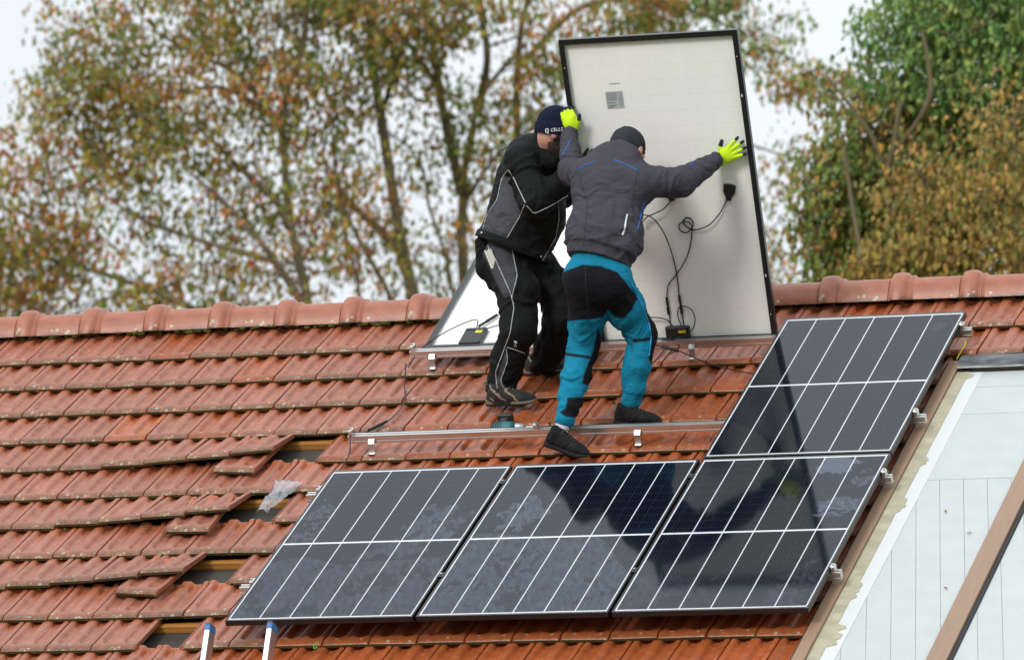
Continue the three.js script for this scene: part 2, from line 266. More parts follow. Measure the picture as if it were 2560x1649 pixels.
  part('glazing_bar', box(4.60, 4.70, V_EAVE, 2.985, -0.002, 0.028, 0.004), inBrown, g0);
  const lead = new THREE.MeshPhysicalMaterial({ map: texture(256, 64, (x, y) => { const n = fbm(x * 12, y * 4, 2, 4), s = fbm(x * 30, y * 2, 7, 2); const k = 92 + n * 60 + s * 20; return [k, k + 1, k + 3]; }), roughness: 0.42, metalness: 0.55 });
  const fs = [[2.988, 0.030], [3.00, 0.046], [3.05, 0.052], [3.10, 0.050], [3.18, 0.02]], pos = [], idx = [], uv = [];
  for (let i = 0; i <= 30; i++) { const u = mix(3.181, 5.4, i / 30); fs.forEach(([v, n], j) => { pos.push(u, v + 0.004 * N3(u * 6, j, 1), n + 0.004 * N3(u * 5, j * 0.7, 4)); uv.push(u * 0.6, j / 4); }); }
  for (let i = 0; i < 30; i++) for (let j = 0; j < 4; j++) { const a = i * 5 + j; idx.push(a, a + 5, a + 1, a + 1, a + 5, a + 6); }
  part('flashing', meshFrom(pos, idx, uv), lead, g0);
}

// ---------------------------------------------------------------- solar panels
const PW = 1.03, PH = 1.74, PT = 0.032;
const blackAlu = mat(lin(0.010, 0.0105, 0.012), 0.32, 0.0), alu = mat(lin(0.66, 0.65, 0.63), 0.32, 0.9), steel = mat(lin(0.62, 0.62, 0.61), 0.28, 0.95), blackPlastic = mat(lin(0.016, 0.016, 0.018), 0.45), cableMat = mat(lin(0.012, 0.012, 0.013), 0.5);
const aluEdge = mat(lin(0.30, 0.33, 0.36), 0.35, 0.7);
function frameGeometry() {
  const rect = (x0, x1, y0, y1, P) => { const s = new P(); s.moveTo(x0, y0); s.lineTo(x1, y0); s.lineTo(x1, y1); s.lineTo(x0, y1); s.closePath(); return s; };
  const ring = (i, z0, z1, bev) => { const b = bev; const s = rect(b, PW - b, b, PH - b, THREE.Shape); s.holes.push(rect(i, PW - i, i, PH - i, THREE.Path)); const g = new THREE.ExtrudeGeometry(s, { depth: z1 - z0 - 2 * b, bevelEnabled: b > 0, bevelSize: b, bevelThickness: b, bevelSegments: 1 }); g.translate(0, 0, z0 + b); return g; };
  return merged([ring(0.0095, 0.0, PT, 0.0009), ring(0.030, 0.0006, 0.0026, 0)]);   // frame walls and the flange along the back
}
const frameGeo = frameGeometry();
const sheetGeo = box(0.0098, PW - 0.0098, 0.0098, PH - 0.0098, PT - 0.0075, PT - 0.0035);
{ const p = sheetGeo.attributes.position, q = sheetGeo.attributes.uv; for (let i = 0; i < p.count; i++) q.setXY(i, p.getX(i) / PW, p.getY(i) / PH); }
const cellGeos = [];
for (let row = 0; row < 2; row++) for (let c = 0; c < 6; c++) {
  const x0 = 0.019, x1 = PW - 0.019, w = (x1 - x0 - 5 * 0.0062) / 6, a = x0 + c * (w + 0.0062), y0 = row ? PH / 2 + 0.009 : 0.027, y1 = row ? PH - 0.027 : PH / 2 - 0.009;
  const g = box(a, a + w, y0, y1, PT - 0.0034, PT - 0.0030), p = g.attributes.position, q = g.attributes.uv; for (let i = 0; i < p.count; i++) q.setXY(i, p.getX(i) / PW, p.getY(i) / PH); cellGeos.push(g);
}
function cellTexture(seed, film) { // silicon with wire lines; a film of dried spray and wiped streaks where the photograph shows it
  return texture(768, 1280, (x, y, i, j) => {
    const n = fbm(x * 3, y * 5, seed, 3);
    let c = mixc([8, 13, 24], [12, 17, 29], clamp(0.5 + n));
    const bx = (x * PW) / 0.0176; if (bx - Math.floor(bx) < 0.09) c = mixc(c, [92, 98, 108], 0.42);
    const by = (y * PH) / 0.0843; if (by - Math.floor(by) < 0.022) c = mixc(c, [100, 104, 112], ((i >> 1) % 5 < 2) ? 0.6 : 0.12);
    const f = film(x, y); if (f > 0) c = mixc(c, [122, 134, 150], f * 1.5);
    const sp = fbm(x * 130 + seed, y * 210, 3, 2); if (sp > 0.44) c = mixc(c, [170, 176, 180], 0.5);
    return c;
  });
}
// matter on the glass: ragged patches with hard outlines, crossed by finger-wide wiped streaks
const patch = (x, y, s, lo) => { const w = fbm(x * 6 + s, y * 6, s, 3); const a = fbm(x * 4 + w * 1.6, y * 9 + s + w, s, 4), b = fbm(x * 34 + y * 26 + w * 3, y * 16 - x * 9, s + 4, 3); return a + b * 0.42 > lo ? 0.7 + b : 0; };
const blob = (x, y, cx, cy, rx, ry, s) => Math.hypot((x - cx) / rx, (y - cy) / ry) + fbm(x * 12 + s, y * 16, s, 3) * 1.3 < 1;
const films = [
  (x, y) => { let f = 0; const low = sstep(0.46, 0.24, y + 0.20 * fbm(x * 2.4, 3, 1, 2) - 0.03); if (low > 0.5) f = 0.16 * patch(x, y, 3, -0.12) + 0.04; if (blob(x, y, 0.80, 0.60, 0.16, 0.11, 2)) f = Math.max(f, 0.20 * patch(x, y, 7, -0.25) + 0.06); if (blob(x, y, 0.11, 0.62, 0.07, 0.17, 4)) f = Math.max(f, 0.26 * patch(x * 1.6, y * 2, 5, 0.0)); if (blob(x, y, 0.68, 0.42, 0.2, 0.07, 5)) f = Math.max(f, 0.22 * patch(x, y, 6, -0.1)); return f; },
  (x, y) => { let f = 0; const low = sstep(0.60, 0.38, y + 0.16 * fbm(x * 2.2 + 4, 7, 1, 2) + (x > 0.7 ? (x - 0.7) * 0.8 : 0)); if (low > 0.5) f = 0.19 * patch(x, y, 13, -0.16) + 0.05; if (blob(x, y, 0.22, 0.66, 0.12, 0.11, 12)) f = Math.max(f, 0.26 * patch(x * 1.4, y, 15, -0.12) + 0.04); return f; },
  (x, y) => { let f = 0; if (blob(x, y, 0.74, 0.93, 0.10, 0.06, 21)) f = 0.34; if (blob(x, y, 0.90, 0.66, 0.13, 0.06, 22)) f = Math.max(f, 0.30 * patch(x, y * 1.6, 23, -0.2) + 0.05); if (blob(x, y, 0.92, 0.84, 0.07, 0.06, 25)) f = Math.max(f, 0.3 * patch(x * 2, y * 2, 24, 0.02)); if (blob(x, y, 0.22, 0.12, 0.24, 0.12, 26)) f = Math.max(f, 0.14 * patch(x, y, 28, -0.1)); if (blob(x, y, 0.88, 0.14, 0.12, 0.14, 29)) f = Math.max(f, 0.16 * patch(x, y, 29, -0.05)); return f; },
  (x, y) => (blob(x, y, 0.88, 0.9, 0.05, 0.03, 31) ? 0.12 : 0),
];
const sheetFace = texture(128, 128, (x, y) => { const n = fbm(x * 6, y * 6, 3, 3) * 8; return [206 + n, 209 + n, 212 + n]; });
const backTex = texture(384, 640, (x, y) => { // laminate with the faint relief of the cells behind it
  const n = fbm(x * 5, y * 8, 6, 4) * 7 + fbm(x * 30, y * 160, 3, 2) * 6; const cx = (x - 0.022) / 0.159, cy = (y * 20) % 1; const l = (Math.abs(cx - Math.round(cx)) < 0.016 ? 4 : 0) + (cy < 0.05 ? -4 : 0); return [243 + n + l, 242 + n + l, 238 + n + l]; });
const backBump = texture(384, 640, (x, y) => { const cx = (x - 0.022) / 0.159, cy = (y * 20) % 1; const k = 150 + fbm(x * 4, y * 130, 3, 3) * 60 - (Math.abs(cx - Math.round(cx)) < 0.012 ? 30 : 0) - (cy < 0.04 ? 18 : 0); return [k, k, k]; }, false);
const cellMats = films.map((f, i) => new THREE.MeshPhysicalMaterial({ map: cellTexture(i * 7 + 2, f), roughness: 0.06, ior: 1.33, specularIntensity: 0.8, specularColor: lin(0.88, 0.95, 1.0) }));
const faceSheetMat = new THREE.MeshPhysicalMaterial({ map: sheetFace, roughness: 0.12, ior: 1.33 }), backSheetMat = new THREE.MeshPhysicalMaterial({ map: backTex, bumpMap: backBump, bumpScale: 0.0012, roughness: 0.55 });
function makePanel(label, film, back) {
  const t = thing('solar_panel', label, 'solar panel', 'solar panels on the roof');
  part('frame', frameGeo, blackAlu, t);
  part('back_sheet', sheetGeo, back ? backSheetMat : faceSheetMat, t);
  for (const g of cellGeos) part('cell', g, cellMats[film], t);
  return t;
}
const NTOP = 0.135;
onRoof(makePanel('leftmost panel of the lower row, smeared film along its lower half', 0), 0, 0, NTOP - PT);
onRoof(makePanel('middle panel of the lower row, below the boots of the man in turquoise', 1), 1.05, 0, NTOP - PT);
onRoof(makePanel('rightmost panel of the lower row, beside the white boards', 2), 2.10, 0, NTOP - PT);
onRoof(makePanel('single face-up panel of the upper row, right of the held panel', 3), 2.098, 1.762, NTOP - PT);

// the two panels still showing their backs
const lean = 23.9 * Math.PI / 180;
const held = makePanel('upright panel held by the two men, white back with sticker and cables', 3, true);
held.scale.set(1, 1.014, 1); held.position.set(1.042, 1.798, -2.848); held.quaternion.setFromRotationMatrix(new THREE.Matrix4().makeBasis(V(1, 0, 0), V(0, Math.cos(lean), Math.sin(lean)), V(0, -Math.sin(lean), Math.cos(lean))));
const flipper = (o) => { for (const c of o.children) { c.rotation.y = Math.PI; c.position.set(PW, 0, 0); } };  // back towards +z
flipper(held);
const resting = makePanel('panel lying face down over the ridge behind the man in black', 3, true);
onRoof(resting, -0.022, 3.392, 0.094); resting.rotateX(4.9 * Math.PI / 180); flipper(resting);
// after flipping, the back flange is at z = 0 of each panel and the sheet lies 0.0245 below it
const SH = -(PT - 0.0075);
const label = (() => { const c = document.createElement('canvas'); c.width = 256; c.height = 256; const x = c.getContext('2d'); x.fillStyle = '#b4b7ba'; x.fillRect(0, 0, 256, 256); x.fillStyle = '#3a3d40'; const r = rng(8);
  for (let i = 0; i < 12; i++) { let p = 12; while (p < 160) { const w = 6 + r() * 20; x.fillRect(p, 22 + i * 10, Math.min(w, 164 - p), 5); p += w + 4 + r() * 5; } }
  for (let i = 0; i < 14; i++) { let p = 184; while (p < 240) { const w = 5 + r() * 14; x.fillRect(p, 62 + i * 12, Math.min(w, 244 - p), 4); p += w + 4; } }
  x.font = 'bold 17px sans-serif'; x.fillText('QCELLS', 176, 30); x.lineWidth = 2.5; x.strokeStyle = '#3a3d40'; for (const q of [188, 216]) { x.beginPath(); x.moveTo(q, 54); x.lineTo(q + 9, 39); x.lineTo(q + 18, 54); x.closePath(); x.stroke(); }
  for (let i = 0; i < 4; i++) x.fillRect(20 + i * 30, 160, 18, 15); for (let i = 0; i < 40; i++) x.fillRect(30 + i * 3, 198, 1 + r() * 1.8, 17); for (let i = 0; i < 3; i++) x.fillRect(16, 224 + i * 8, 110 - i * 20, 4);
  const t = new THREE.CanvasTexture(c); t.colorSpace = THREE.SRGBColorSpace; return t; })();
const stickerOf = (x0, x1, y0, y1, z, m, parent) => { const g = box(x0, x1, y0, y1, z, z + 0.0004); return part('sticker', g, m, parent); };
stickerOf(0.222, 0.323, 1.333, 1.431, SH + 0.0005, new THREE.MeshPhysicalMaterial({ map: label, roughness: 0.4 }), held);
{ const c = document.createElement('canvas'); c.width = 128; c.height = 16; const x = c.getContext('2d'); x.fillStyle = '#e6e6e2'; x.fillRect(0, 0, 128, 16); x.fillStyle = '#55585c'; const r = rng(4); for (let i = 0; i < 42; i++) x.fillRect(4 + i * 2.9, 4, 1 + r() * 1.3, 8); const t = new THREE.CanvasTexture(c); t.colorSpace = THREE.SRGBColorSpace; stickerOf(0.250, 0.315, 1.469, 1.478, SH + 0.0005, new THREE.MeshPhysicalMaterial({ map: t, roughness: 0.5 }), held); }
// screw holes in the flange
for (const [x, y] of [[0.016, 1.581], [0.016, 1.362], [1.012, 1.593], [1.012, 1.374], [1.012, 0.36], [1.012, 0.14]]) { const big = y === 1.362 || y === 1.374 || y === 0.36; const g = new THREE.CapsuleGeometry(big ? 0.0045 : 0.003, big ? 0.008 : 0.001, 3, 8); g.scale(1, 1, 0.15); g.translate(x, y, 0.0004); part('screw_hole', g, mat(lin(0.55, 0.55, 0.55), 0.4), held); }
function jbox(parent, x, y, turn) { // junction box with its cable spout, in a bead of sealant
  const s = new THREE.Shape(); s.moveTo(-0.031, 0.036); s.quadraticCurveTo(0, 0.044, 0.031, 0.036); s.lineTo(0.029, -0.006); s.lineTo(0.014, -0.028); s.lineTo(0.011, -0.046); s.lineTo(-0.011, -0.046); s.lineTo(-0.014, -0.028); s.lineTo(-0.029, -0.006); s.closePath();
  const g = new THREE.ExtrudeGeometry(s, { depth: 0.014, bevelEnabled: true, bevelSize: 0.003, bevelThickness: 0.003, bevelSegments: 2 }); g.rotateZ(turn); g.translate(x, y, SH + 0.0035);
  const o = part('junction_box', g, blackPlastic, parent);
  const rim = new THREE.CapsuleGeometry(0.033, 0.022, 4, 16); rim.rotateZ(Math.PI / 2); rim.scale(1.1, 1.28, 0.06); rim.rotateZ(turn); rim.translate(x, y + 0.012, SH + 0.001);
  part('sealant', rim, mat(srgb(232, 230, 222), 0.6), o); return o;
}
jbox(held, 0.862, 0.838, -0.22); jbox(held, 0.526, 0.852, 0);
const onBack = (list, h = 0.0035) => list.map(([x, y, k]) => V(x, y, SH + h + (k || 0)));
const cable = (parent, list, r = 0.0034, h) => part('cable', tube(onBack(list, h), r, list.length * 7, 7), cableMat, parent);
cable(held, [[0.841, 0.794], [0.790, 0.718, 0.01], [0.714, 0.654, 0.014], [0.643, 0.634, 0.012], [0.617, 0.635, 0.006], [0.579, 0.661, 0.003], [0.571, 0.683], [0.596, 0.702], [0.624, 0.688, 0.002], [0.625, 0.651, 0.009], [0.581, 0.619, 0.007], [0.546, 0.636, 0.004], [0.546, 0.662, 0.003], [0.575, 0.682, 0.008], [0.611, 0.674, 0.010], [0.623, 0.651, 0.014], [0.615, 0.614, 0.006], [0.582, 0.511, 0.004], [0.533, 0.431, 0.006], [0.489, 0.380, 0.010], [0.436, 0.322, 0.006], [0.417, 0.252, 0.004]]);
cable(held, [[0.526, 0.806], [0.47, 0.76, 0.02], [0.37, 0.72, 0.03], [0.34, 0.69, 0.03], [0.355, 0.735, 0.03], [0.399, 0.721, 0.025], [0.443, 0.659, 0.02], [0.475, 0.561, 0.014], [0.489, 0.463, 0.006], [0.493, 0.380, 0.002], [0.492, 0.263, 0.004]]);
for (const [a, b] of [[[0.417, 0.254], [0.417, 0.158]], [[0.492, 0.265], [0.494, 0.161]]]) {
  const A = onBack([a], 0.009)[0], B = onBack([b], 0.009)[0]; const g = merged([tube([A, A.clone().lerp(B, 0.42)], 0.0078, 2, 8), tube([A.clone().lerp(B, 0.40), A.clone().lerp(B, 0.58)], 0.0062, 2, 8), tube([A.clone().lerp(B, 0.56), B], 0.0085, 2, 8)]);
  part('connector', g, blackPlastic, held);
}
cable(held, [[0.418, 0.160], [0.417, 0.095]]); cable(held, [[0.494, 0.162], [0.494, 0.095]]);
cable(held, [[0.481, 0.092, 0.01], [0.471, 0.150, 0.012], [0.483, 0.196, 0.016], [0.518, 0.206, 0.02], [0.560, 0.182, 0.024], [0.574, 0.128, 0.03], [0.545, 0.069, 0.04], [0.481, 0.038, 0.046], [0.426, 0.027, 0.046], [0.366, 0.029, 0.045], [0.41, 0.024, 0.05], [0.440, 0.020, 0.055], [0.471, -0.003, 0.065], [0.455, -0.030, 0.075], [0.420, -0.046, 0.08]], 0.0032);
cable(held, [[0.200, 0.080, 0.04], [0.25, 0.125, 0.03], [0.306, 0.147, 0.02], [0.359, 0.145, 0.018], [0.409, 0.127, 0.014], [0.432, 0.090, 0.012]], 0.0032);
function inverter(parent, x, y, w, h, rot) {
  const g = new RoundedBoxGeometry(w, h, 0.032, 3, 0.009); g.rotateZ(rot); g.translate(x, y, SH + 0.0175); const o = part('inverter', g, blackPlastic, parent);
  const f = new RoundedBoxGeometry(w * 0.86, h * 0.10, 0.006, 2, 0.002); f.rotateZ(rot); f.translate(x, y + h * 0.36, SH + 0.0345); part('rib', f, blackPlastic, o);
  const s = box(x + w * 0.05, x + w * 0.35, y + h * 0.12, y + h * 0.34, SH + 0.0336, SH + 0.0342); part('sticker', s, mat(srgb(226, 206, 30), 0.5), o);
  const l = box(x + w * 0.08, x + w * 0.32, y + h * 0.245, y + h * 0.29, SH + 0.0343, SH + 0.0346); part('print', l, mat(srgb(96, 84, 20), 0.6), o); return o;
}
inverter(held, 0.460, 0.046, 0.140, 0.094, 0.0);
// the resting panel's own box and leads, near its foot
inverter(resting, 0.265, 0.115, 0.13, 0.17, 0.0); jbox(resting, 0.30, 0.62, 0.2);
cable(resting, [[0.26, 0.20, 0.012], [0.23, 0.30, 0.02], [0.16, 0.26, 0.02], [0.05, 0.12, 0.02], [-0.02, -0.02, 0.012], [-0.06, -0.14, -0.03]], 0.0034, 0.006);
{ const A = V(0.265, 0.235, SH + 0.02), B = V(0.335, 0.36, SH + 0.018); part('connector', merged([tube([A, A.clone().lerp(B, 0.45)], 0.008, 2, 8), tube([A.clone().lerp(B, 0.4), B], 0.0095, 2, 8)]), blackPlastic, resting); cable(resting, [[0.335, 0.36, 0.01], [0.42, 0.45, 0.01], [0.56, 0.50, 0.01], [0.72, 0.52, 0.01]], 0.0034); cable(resting, [[0.262, 0.20, 0.01], [0.263, 0.235, 0.01]], 0.0034); cable(resting, [[0.29, 0.19, 0.012], [0.42, 0.26, 0.01], [0.55, 0.17, 0.01], [0.6, 0.05, 0.012]], 0.0034); }

// ---------------------------------------------------------------- rails with clamps and roof hooks
const railShape = (() => { const s = new THREE.Shape(); const p = [[-0.02, 0], [0.02, 0], [0.02, 0.012], [0.016, 0.014], [0.016, 0.020], [0.02, 0.022], [0.02, 0.044], [0.008, 0.044], [0.008, 0.034], [-0.008, 0.034], [-0.008, 0.044], [-0.02, 0.044], [-0.02, 0.022], [-0.0165, 0.020], [-0.0165, 0.014], [-0.02, 0.012]]; p.forEach(([a, b], i) => (i ? s.lineTo(a, b) : s.moveTo(a, b))); s.closePath(); return s; })();
const hookGeo = (() => { // flat strap: bolted to the rail, bent over the tile and back under the next row
  const path = [[0.026, 0.088], [0.0, 0.086], [-0.028, 0.078], [-0.040, 0.062], [-0.044, 0.040], [-0.046, 0.022], [-0.050, 0.014], [-0.062, 0.012], [-0.075, 0.014]], w = 0.017, t = 0.0025, pos = [], idx = [];
  path.forEach(([v, n], i) => { const a = path[Math.max(0, i - 1)], b = path[Math.min(path.length - 1, i + 1)], L = Math.hypot(b[0] - a[0], b[1] - a[1]), nv = -(b[1] - a[1]) / L * t, nn = (b[0] - a[0]) / L * t; pos.push(-w, v + nv, n + nn, w, v + nv, n + nn, -w, v - nv, n - nn, w, v - nv, n - nn); if (i) { const k = 4 * (i - 1); idx.push(k, k + 1, k + 4, k + 1, k + 5, k + 4, k + 2, k + 6, k + 3, k + 3, k + 6, k + 7, k, k + 4, k + 2, k + 2, k + 4, k + 6, k + 1, k + 3, k + 5, k + 3, k + 7, k + 5); } });
  const g = meshFrom(pos, idx).toNonIndexed(); g.computeVertexNormals(); return g; })();
function rail(label, u0, u1, v, hooks, ends, mids, hookDv = 0) {
  const t = thing('mounting_rail', label, 'rail', 'aluminium rails across the slope'); onRoof(t, 0, v, 0.0);
  const q = new THREE.ExtrudeGeometry(railShape, { depth: u1 - u0, bevelEnabled: false }), p = q.attributes.position, pos = []; for (let i = 0; i < p.count; i++) pos.push(u0 + p.getZ(i), p.getX(i), p.getY(i) + 0.058); q.setAttribute('position', new THREE.Float32BufferAttribute(pos, 3)); q.computeVertexNormals();
  part('profile', q, alu, t);
  for (const u of hooks) { const h = part('roof_hook', hookGeo, steel, t); h.position.set(u, hookDv, 0); }
  for (const [u, s] of ends) { const c = part('end_clamp', merged([box(-0.011, 0.011, -0.019, 0.019, 0, 0.030, 0.002), box(-0.014, 0.006, -0.019, 0.019, 0.0303, 0.0353, 0.002)].map((k) => (s > 0 ? k : k.rotateZ(Math.PI)))), alu, t); c.position.set(u, 0, 0.1022); const b = new THREE.CylinderGeometry(0.0055, 0.0055, 0.006, 8); b.rotateX(Math.PI / 2); b.translate(0, 0, 0.039); part('bolt', b, steel, c); }
  for (const u of mids) { const c = part('middle_clamp', box(-0.017, 0.017, -0.024, 0.024, 0.034, 0.0375, 0.0015), blackAlu, t); c.position.set(u, 0, 0.1022); const b = new THREE.CylinderGeometry(0.0055, 0.0055, 0.006, 8); b.rotateX(Math.PI / 2); b.translate(0, 0, 0.041); part('bolt', b, steel, c); }
  return t;
}
rail('top rail carrying the foot of the held panel', -0.085, 3.19, 3.345, [0.05, 1.59, 2.6], [[3.142, 1], [-0.066, -1]], []);
rail('rail under the left man\'s drill, spanning the bare tiles', -0.089, 3.19, 2.255, [0.05, 1.585, 2.6], [[3.142, 1], [-0.07, -1], [1.005, 1]], [], 0.0);
rail('upper rail hidden below the lower row of panels', -0.085, 3.18, 1.535, [0.3, 1.6, 2.9], [[3.144, 1], [-0.012, -1]], [1.04, 2.09]);
rail('lower rail hidden below the lower row of panels', -0.085, 3.18, 0.455, [0.3, 1.6, 2.9], [[3.144, 1], [-0.012, -1]], [1.04, 2.09]);

// loose cables on the slope
const roofTube = (pts, r) => tube(pts.map(([u, v, n]) => roofPoint(u, v, n)), r, pts.length * 8, 7);
function single(name, label, category, geo, m, group) { const o = part(numbered(name), geo, m, scene); o.userData = { label, category }; if (group) o.userData.group = group; return o; }
{
  const c = thing('trunk_cable', 'black cable trailing from the resting panel down to the lower row', 'cable', 'black cables on the tiles');
  part('lead', roofTube([[-0.07, 3.21, 0.085], [-0.055, 3.10, 0.012], [0.02, 2.86, 0.010], [0.02, 2.66, 0.012], [-0.02, 2.54, 0.014], [-0.10, 2.42, 0.03], [-0.10, 2.33, 0.108], [-0.075, 2.24, 0.110], [-0.06, 2.16, 0.05], [-0.07, 2.02, 0.012], [-0.075, 1.85, 0.03], [-0.06, 1.70, 0.055]], 0.0036), cableMat, c);
  part('connector', roofTube([[0.006, 2.60, 0.016], [-0.06, 2.475, 0.024]], 0.0085), blackPlastic, c);
  const d = thing('ground_cable', 'black cable joining below the held panel and running right over the tiles', 'cable', 'black cables on the tiles');
  part('lead', roofTube([[1.30, 3.33, 0.115], [1.40, 3.27, 0.11], [1.47, 3.24, 0.10], [1.54, 3.24, 0.08], [1.62, 3.22, 0.05], [1.74, 3.16, 0.03], [1.88, 3.10, 0.018], [2.02, 3.05, 0.014], [2.10, 3.04, 0.014]], 0.0036), cableMat, d);
  part('connector', roofTube([[1.44, 3.255, 0.108], [1.535, 3.235, 0.084]], 0.0095), blackPlastic, d);
  part('lead', roofTube([[1.46, 3.24, 0.10], [1.42, 3.20, 0.06], [1.36, 3.17, 0.03], [1.28, 3.17, 0.02], [1.22, 3.19, 0.02]], 0.0034), cableMat, d);
}
single('tie_strip', 'yellow green strap end hanging below the upper panel\'s corner', 'strap', roofTube([[3.16, 3.30, 0.05], [3.165, 3.25, 0.045], [3.145, 3.20, 0.02], [3.14, 3.14, 0.012]], 0.004), mat(srgb(186, 184, 40), 0.6));
single('cable_tie', 'curled bright green cable tie on the bottom row of tiles', 'cable tie', roofTube([[0.50, -0.02, 0.012], [0.49, -0.06, 0.014], [0.505, -0.10, 0.014], [0.515, -0.085, 0.014], [0.505, -0.078, 0.014]], 0.0022), mat(srgb(96, 190, 40), 0.5));

// ---------------------------------------------------------------- ladder, drill, plastic bag
for (const [u, v, a, l] of [[3.515, 1.285, 0.4, 'small red brown leaf stuck on the white boards'], [3.70, 1.03, 1.9, 'shrivelled leaf against the brown bar, upper one'], [3.72, 0.42, 0.9, 'shrivelled leaf against the brown bar, lower one']]) { const s = new THREE.Shape(); s.moveTo(0, -0.014); s.quadraticCurveTo(0.012, 0, 0, 0.016); s.quadraticCurveTo(-0.012, 0, 0, -0.014); const g = new THREE.ShapeGeometry(s, 5), p = g.attributes.position; for (let i = 0; i < p.count; i++) p.setZ(i, 0.004 + 60 * p.getX(i) * p.getX(i) + 0.2 * Math.abs(p.getY(i))); g.computeVertexNormals(); const o = single('fallen_leaf', l, 'leaf', g, new THREE.MeshStandardMaterial({ color: srgb(134, 66, 44), roughness: 0.8, side: THREE.DoubleSide }), 'leaves on the boards'); onRoof(o, u, v, 0.006, a); }
{
  const t = thing('ladder', 'aluminium ladder with blue capped stiles reaching over the eaves', 'ladder');
  t.position.set(0.213, 0.034, 0.80); t.rotation.x = -0.335;
  const st = (x) => { part('stile', box(x, x + 0.028, -3.73, 0, -0.038, 0.038, 0.004), alu, t); part('cap', box(x - 0.0015, x + 0.0295, -0.03, 0.004, -0.0395, 0.0395, 0.004), mat(srgb(40, 104, 160), 0.5), t); part('cap', box(x - 0.0005, x + 0.0285, 0.0045, 0.013, -0.0385, 0.0385, 0.004), mat(srgb(88, 92, 98), 0.5), t); const rv = new THREE.CylinderGeometry(0.004, 0.004, 0.003, 8); rv.rotateX(Math.PI / 2); rv.translate(x + 0.014, -0.05, 0.039); part('rivet', rv, steel, t); };
  st(0); st(0.335);
  for (let i = 0; i < 12; i++) part('rung', box(0.027, 0.336, -0.40 - i * 0.28, -0.37 - i * 0.28, -0.015, 0.015, 0.004), alu, t);
}
{
  const t = thing('cordless_drill', 'teal and black cordless drill lying against the rail', 'drill'); onRoof(t, 0.80, 2.46, 0.0); t.scale.set(1.15, -1.15, 1.15);
  const teal = mat(srgb(22, 96, 104), 0.5), dark = mat(lin(0.02, 0.02, 0.022), 0.55);
  const lathe = (pts, seg = 16) => { const g = new THREE.LatheGeometry(pts.map(([r, y]) => new THREE.Vector2(r, y)), seg); g.rotateZ(-Math.PI / 2); return g; };
  const m = part('motor_body', lathe([[0, -0.088], [0.024, -0.088], [0.030, -0.078], [0.031, -0.03], [0.030, 0.0], [0.026, 0.02], [0.0, 0.021]]), teal, t); m.position.set(0, 0.05, 0.038);
  for (let i = 0; i < 4; i++) { const g = new THREE.TorusGeometry(0.0312, 0.0025, 5, 16); g.rotateY(Math.PI / 2); g.translate(-0.078 + i * 0.012, 0.05, 0.038); part('vent', g, dark, t); }
  const ch = part('chuck', lathe([[0, 0.0], [0.022, 0.0], [0.023, 0.012], [0.021, 0.03], [0.016, 0.048], [0.010, 0.052], [0, 0.052]]), mat(lin(0.35, 0.35, 0.36), 0.35, 0.8), t); ch.position.set(0.021, 0.05, 0.038);
  const bit = part('bit', lathe([[0, 0], [0.0035, 0], [0.0035, 0.035], [0.0055, 0.036], [0.0055, 0.055], [0, 0.058]], 8), steel, t); bit.position.set(0.073, 0.05, 0.038);
  part('handle', box(-0.075, -0.035, -0.045, 0.03, 0.018, 0.052, 0.011), dark, t); part('battery', box(-0.098, -0.022, -0.075, -0.042, 0.008, 0.062, 0.008), dark, t);
  part('battery_label', box(-0.085, -0.035, -0.0765, -0.0752, 0.02, 0.05), teal, t);
}
{
  const pos = [], idx = [], uv = [], nx = 16, ny = 30;
  for (let j = 0; j <= ny; j++) for (let i = 0; i <= nx; i++) { const a = i / nx, b = j / ny, w = mix(0.035, 0.075, b) * (1 + 0.3 * N3(b * 5, 1, 3)); const f = sstep(0.72, 1, b); pos.push(-0.345 + 0.035 * b + (a - 0.5) * w * 2 * (1 + f * 0.3) + 0.012 * N3(b * 7, a * 3, 2) - f * (a - 0.3) * 0.02, 1.47 + 0.36 * b + 0.03 * f * N3(a * 9, 2, 5), 0.012 + 0.028 * Math.sin(a * Math.PI) * (1 - 0.3 * b) + 0.016 * N3(a * 6 + b * 3, b * 5, 6) + 0.008 * N3(a * 15, b * 12, 3) + f * 0.035 * N3(a * 5, 1, 8)); uv.push(a, b); }
  for (let j = 0; j < ny; j++) for (let i = 0; i < nx; i++) { const a = j * (nx + 1) + i; idx.push(a, a + 1, a + nx + 1, a + 1, a + nx + 2, a + nx + 1); }
  const g = meshFrom(pos, idx, uv); const o = single('plastic_bag', 'crumpled translucent plastic bag lying in a gap left of the panels', 'bag', g, new THREE.MeshPhysicalMaterial({ color: srgb(226, 232, 240), roughness: 0.16, transmission: 0.78, thickness: 0, side: THREE.DoubleSide })); onRoof(o, 0, 0, 0.012);
}

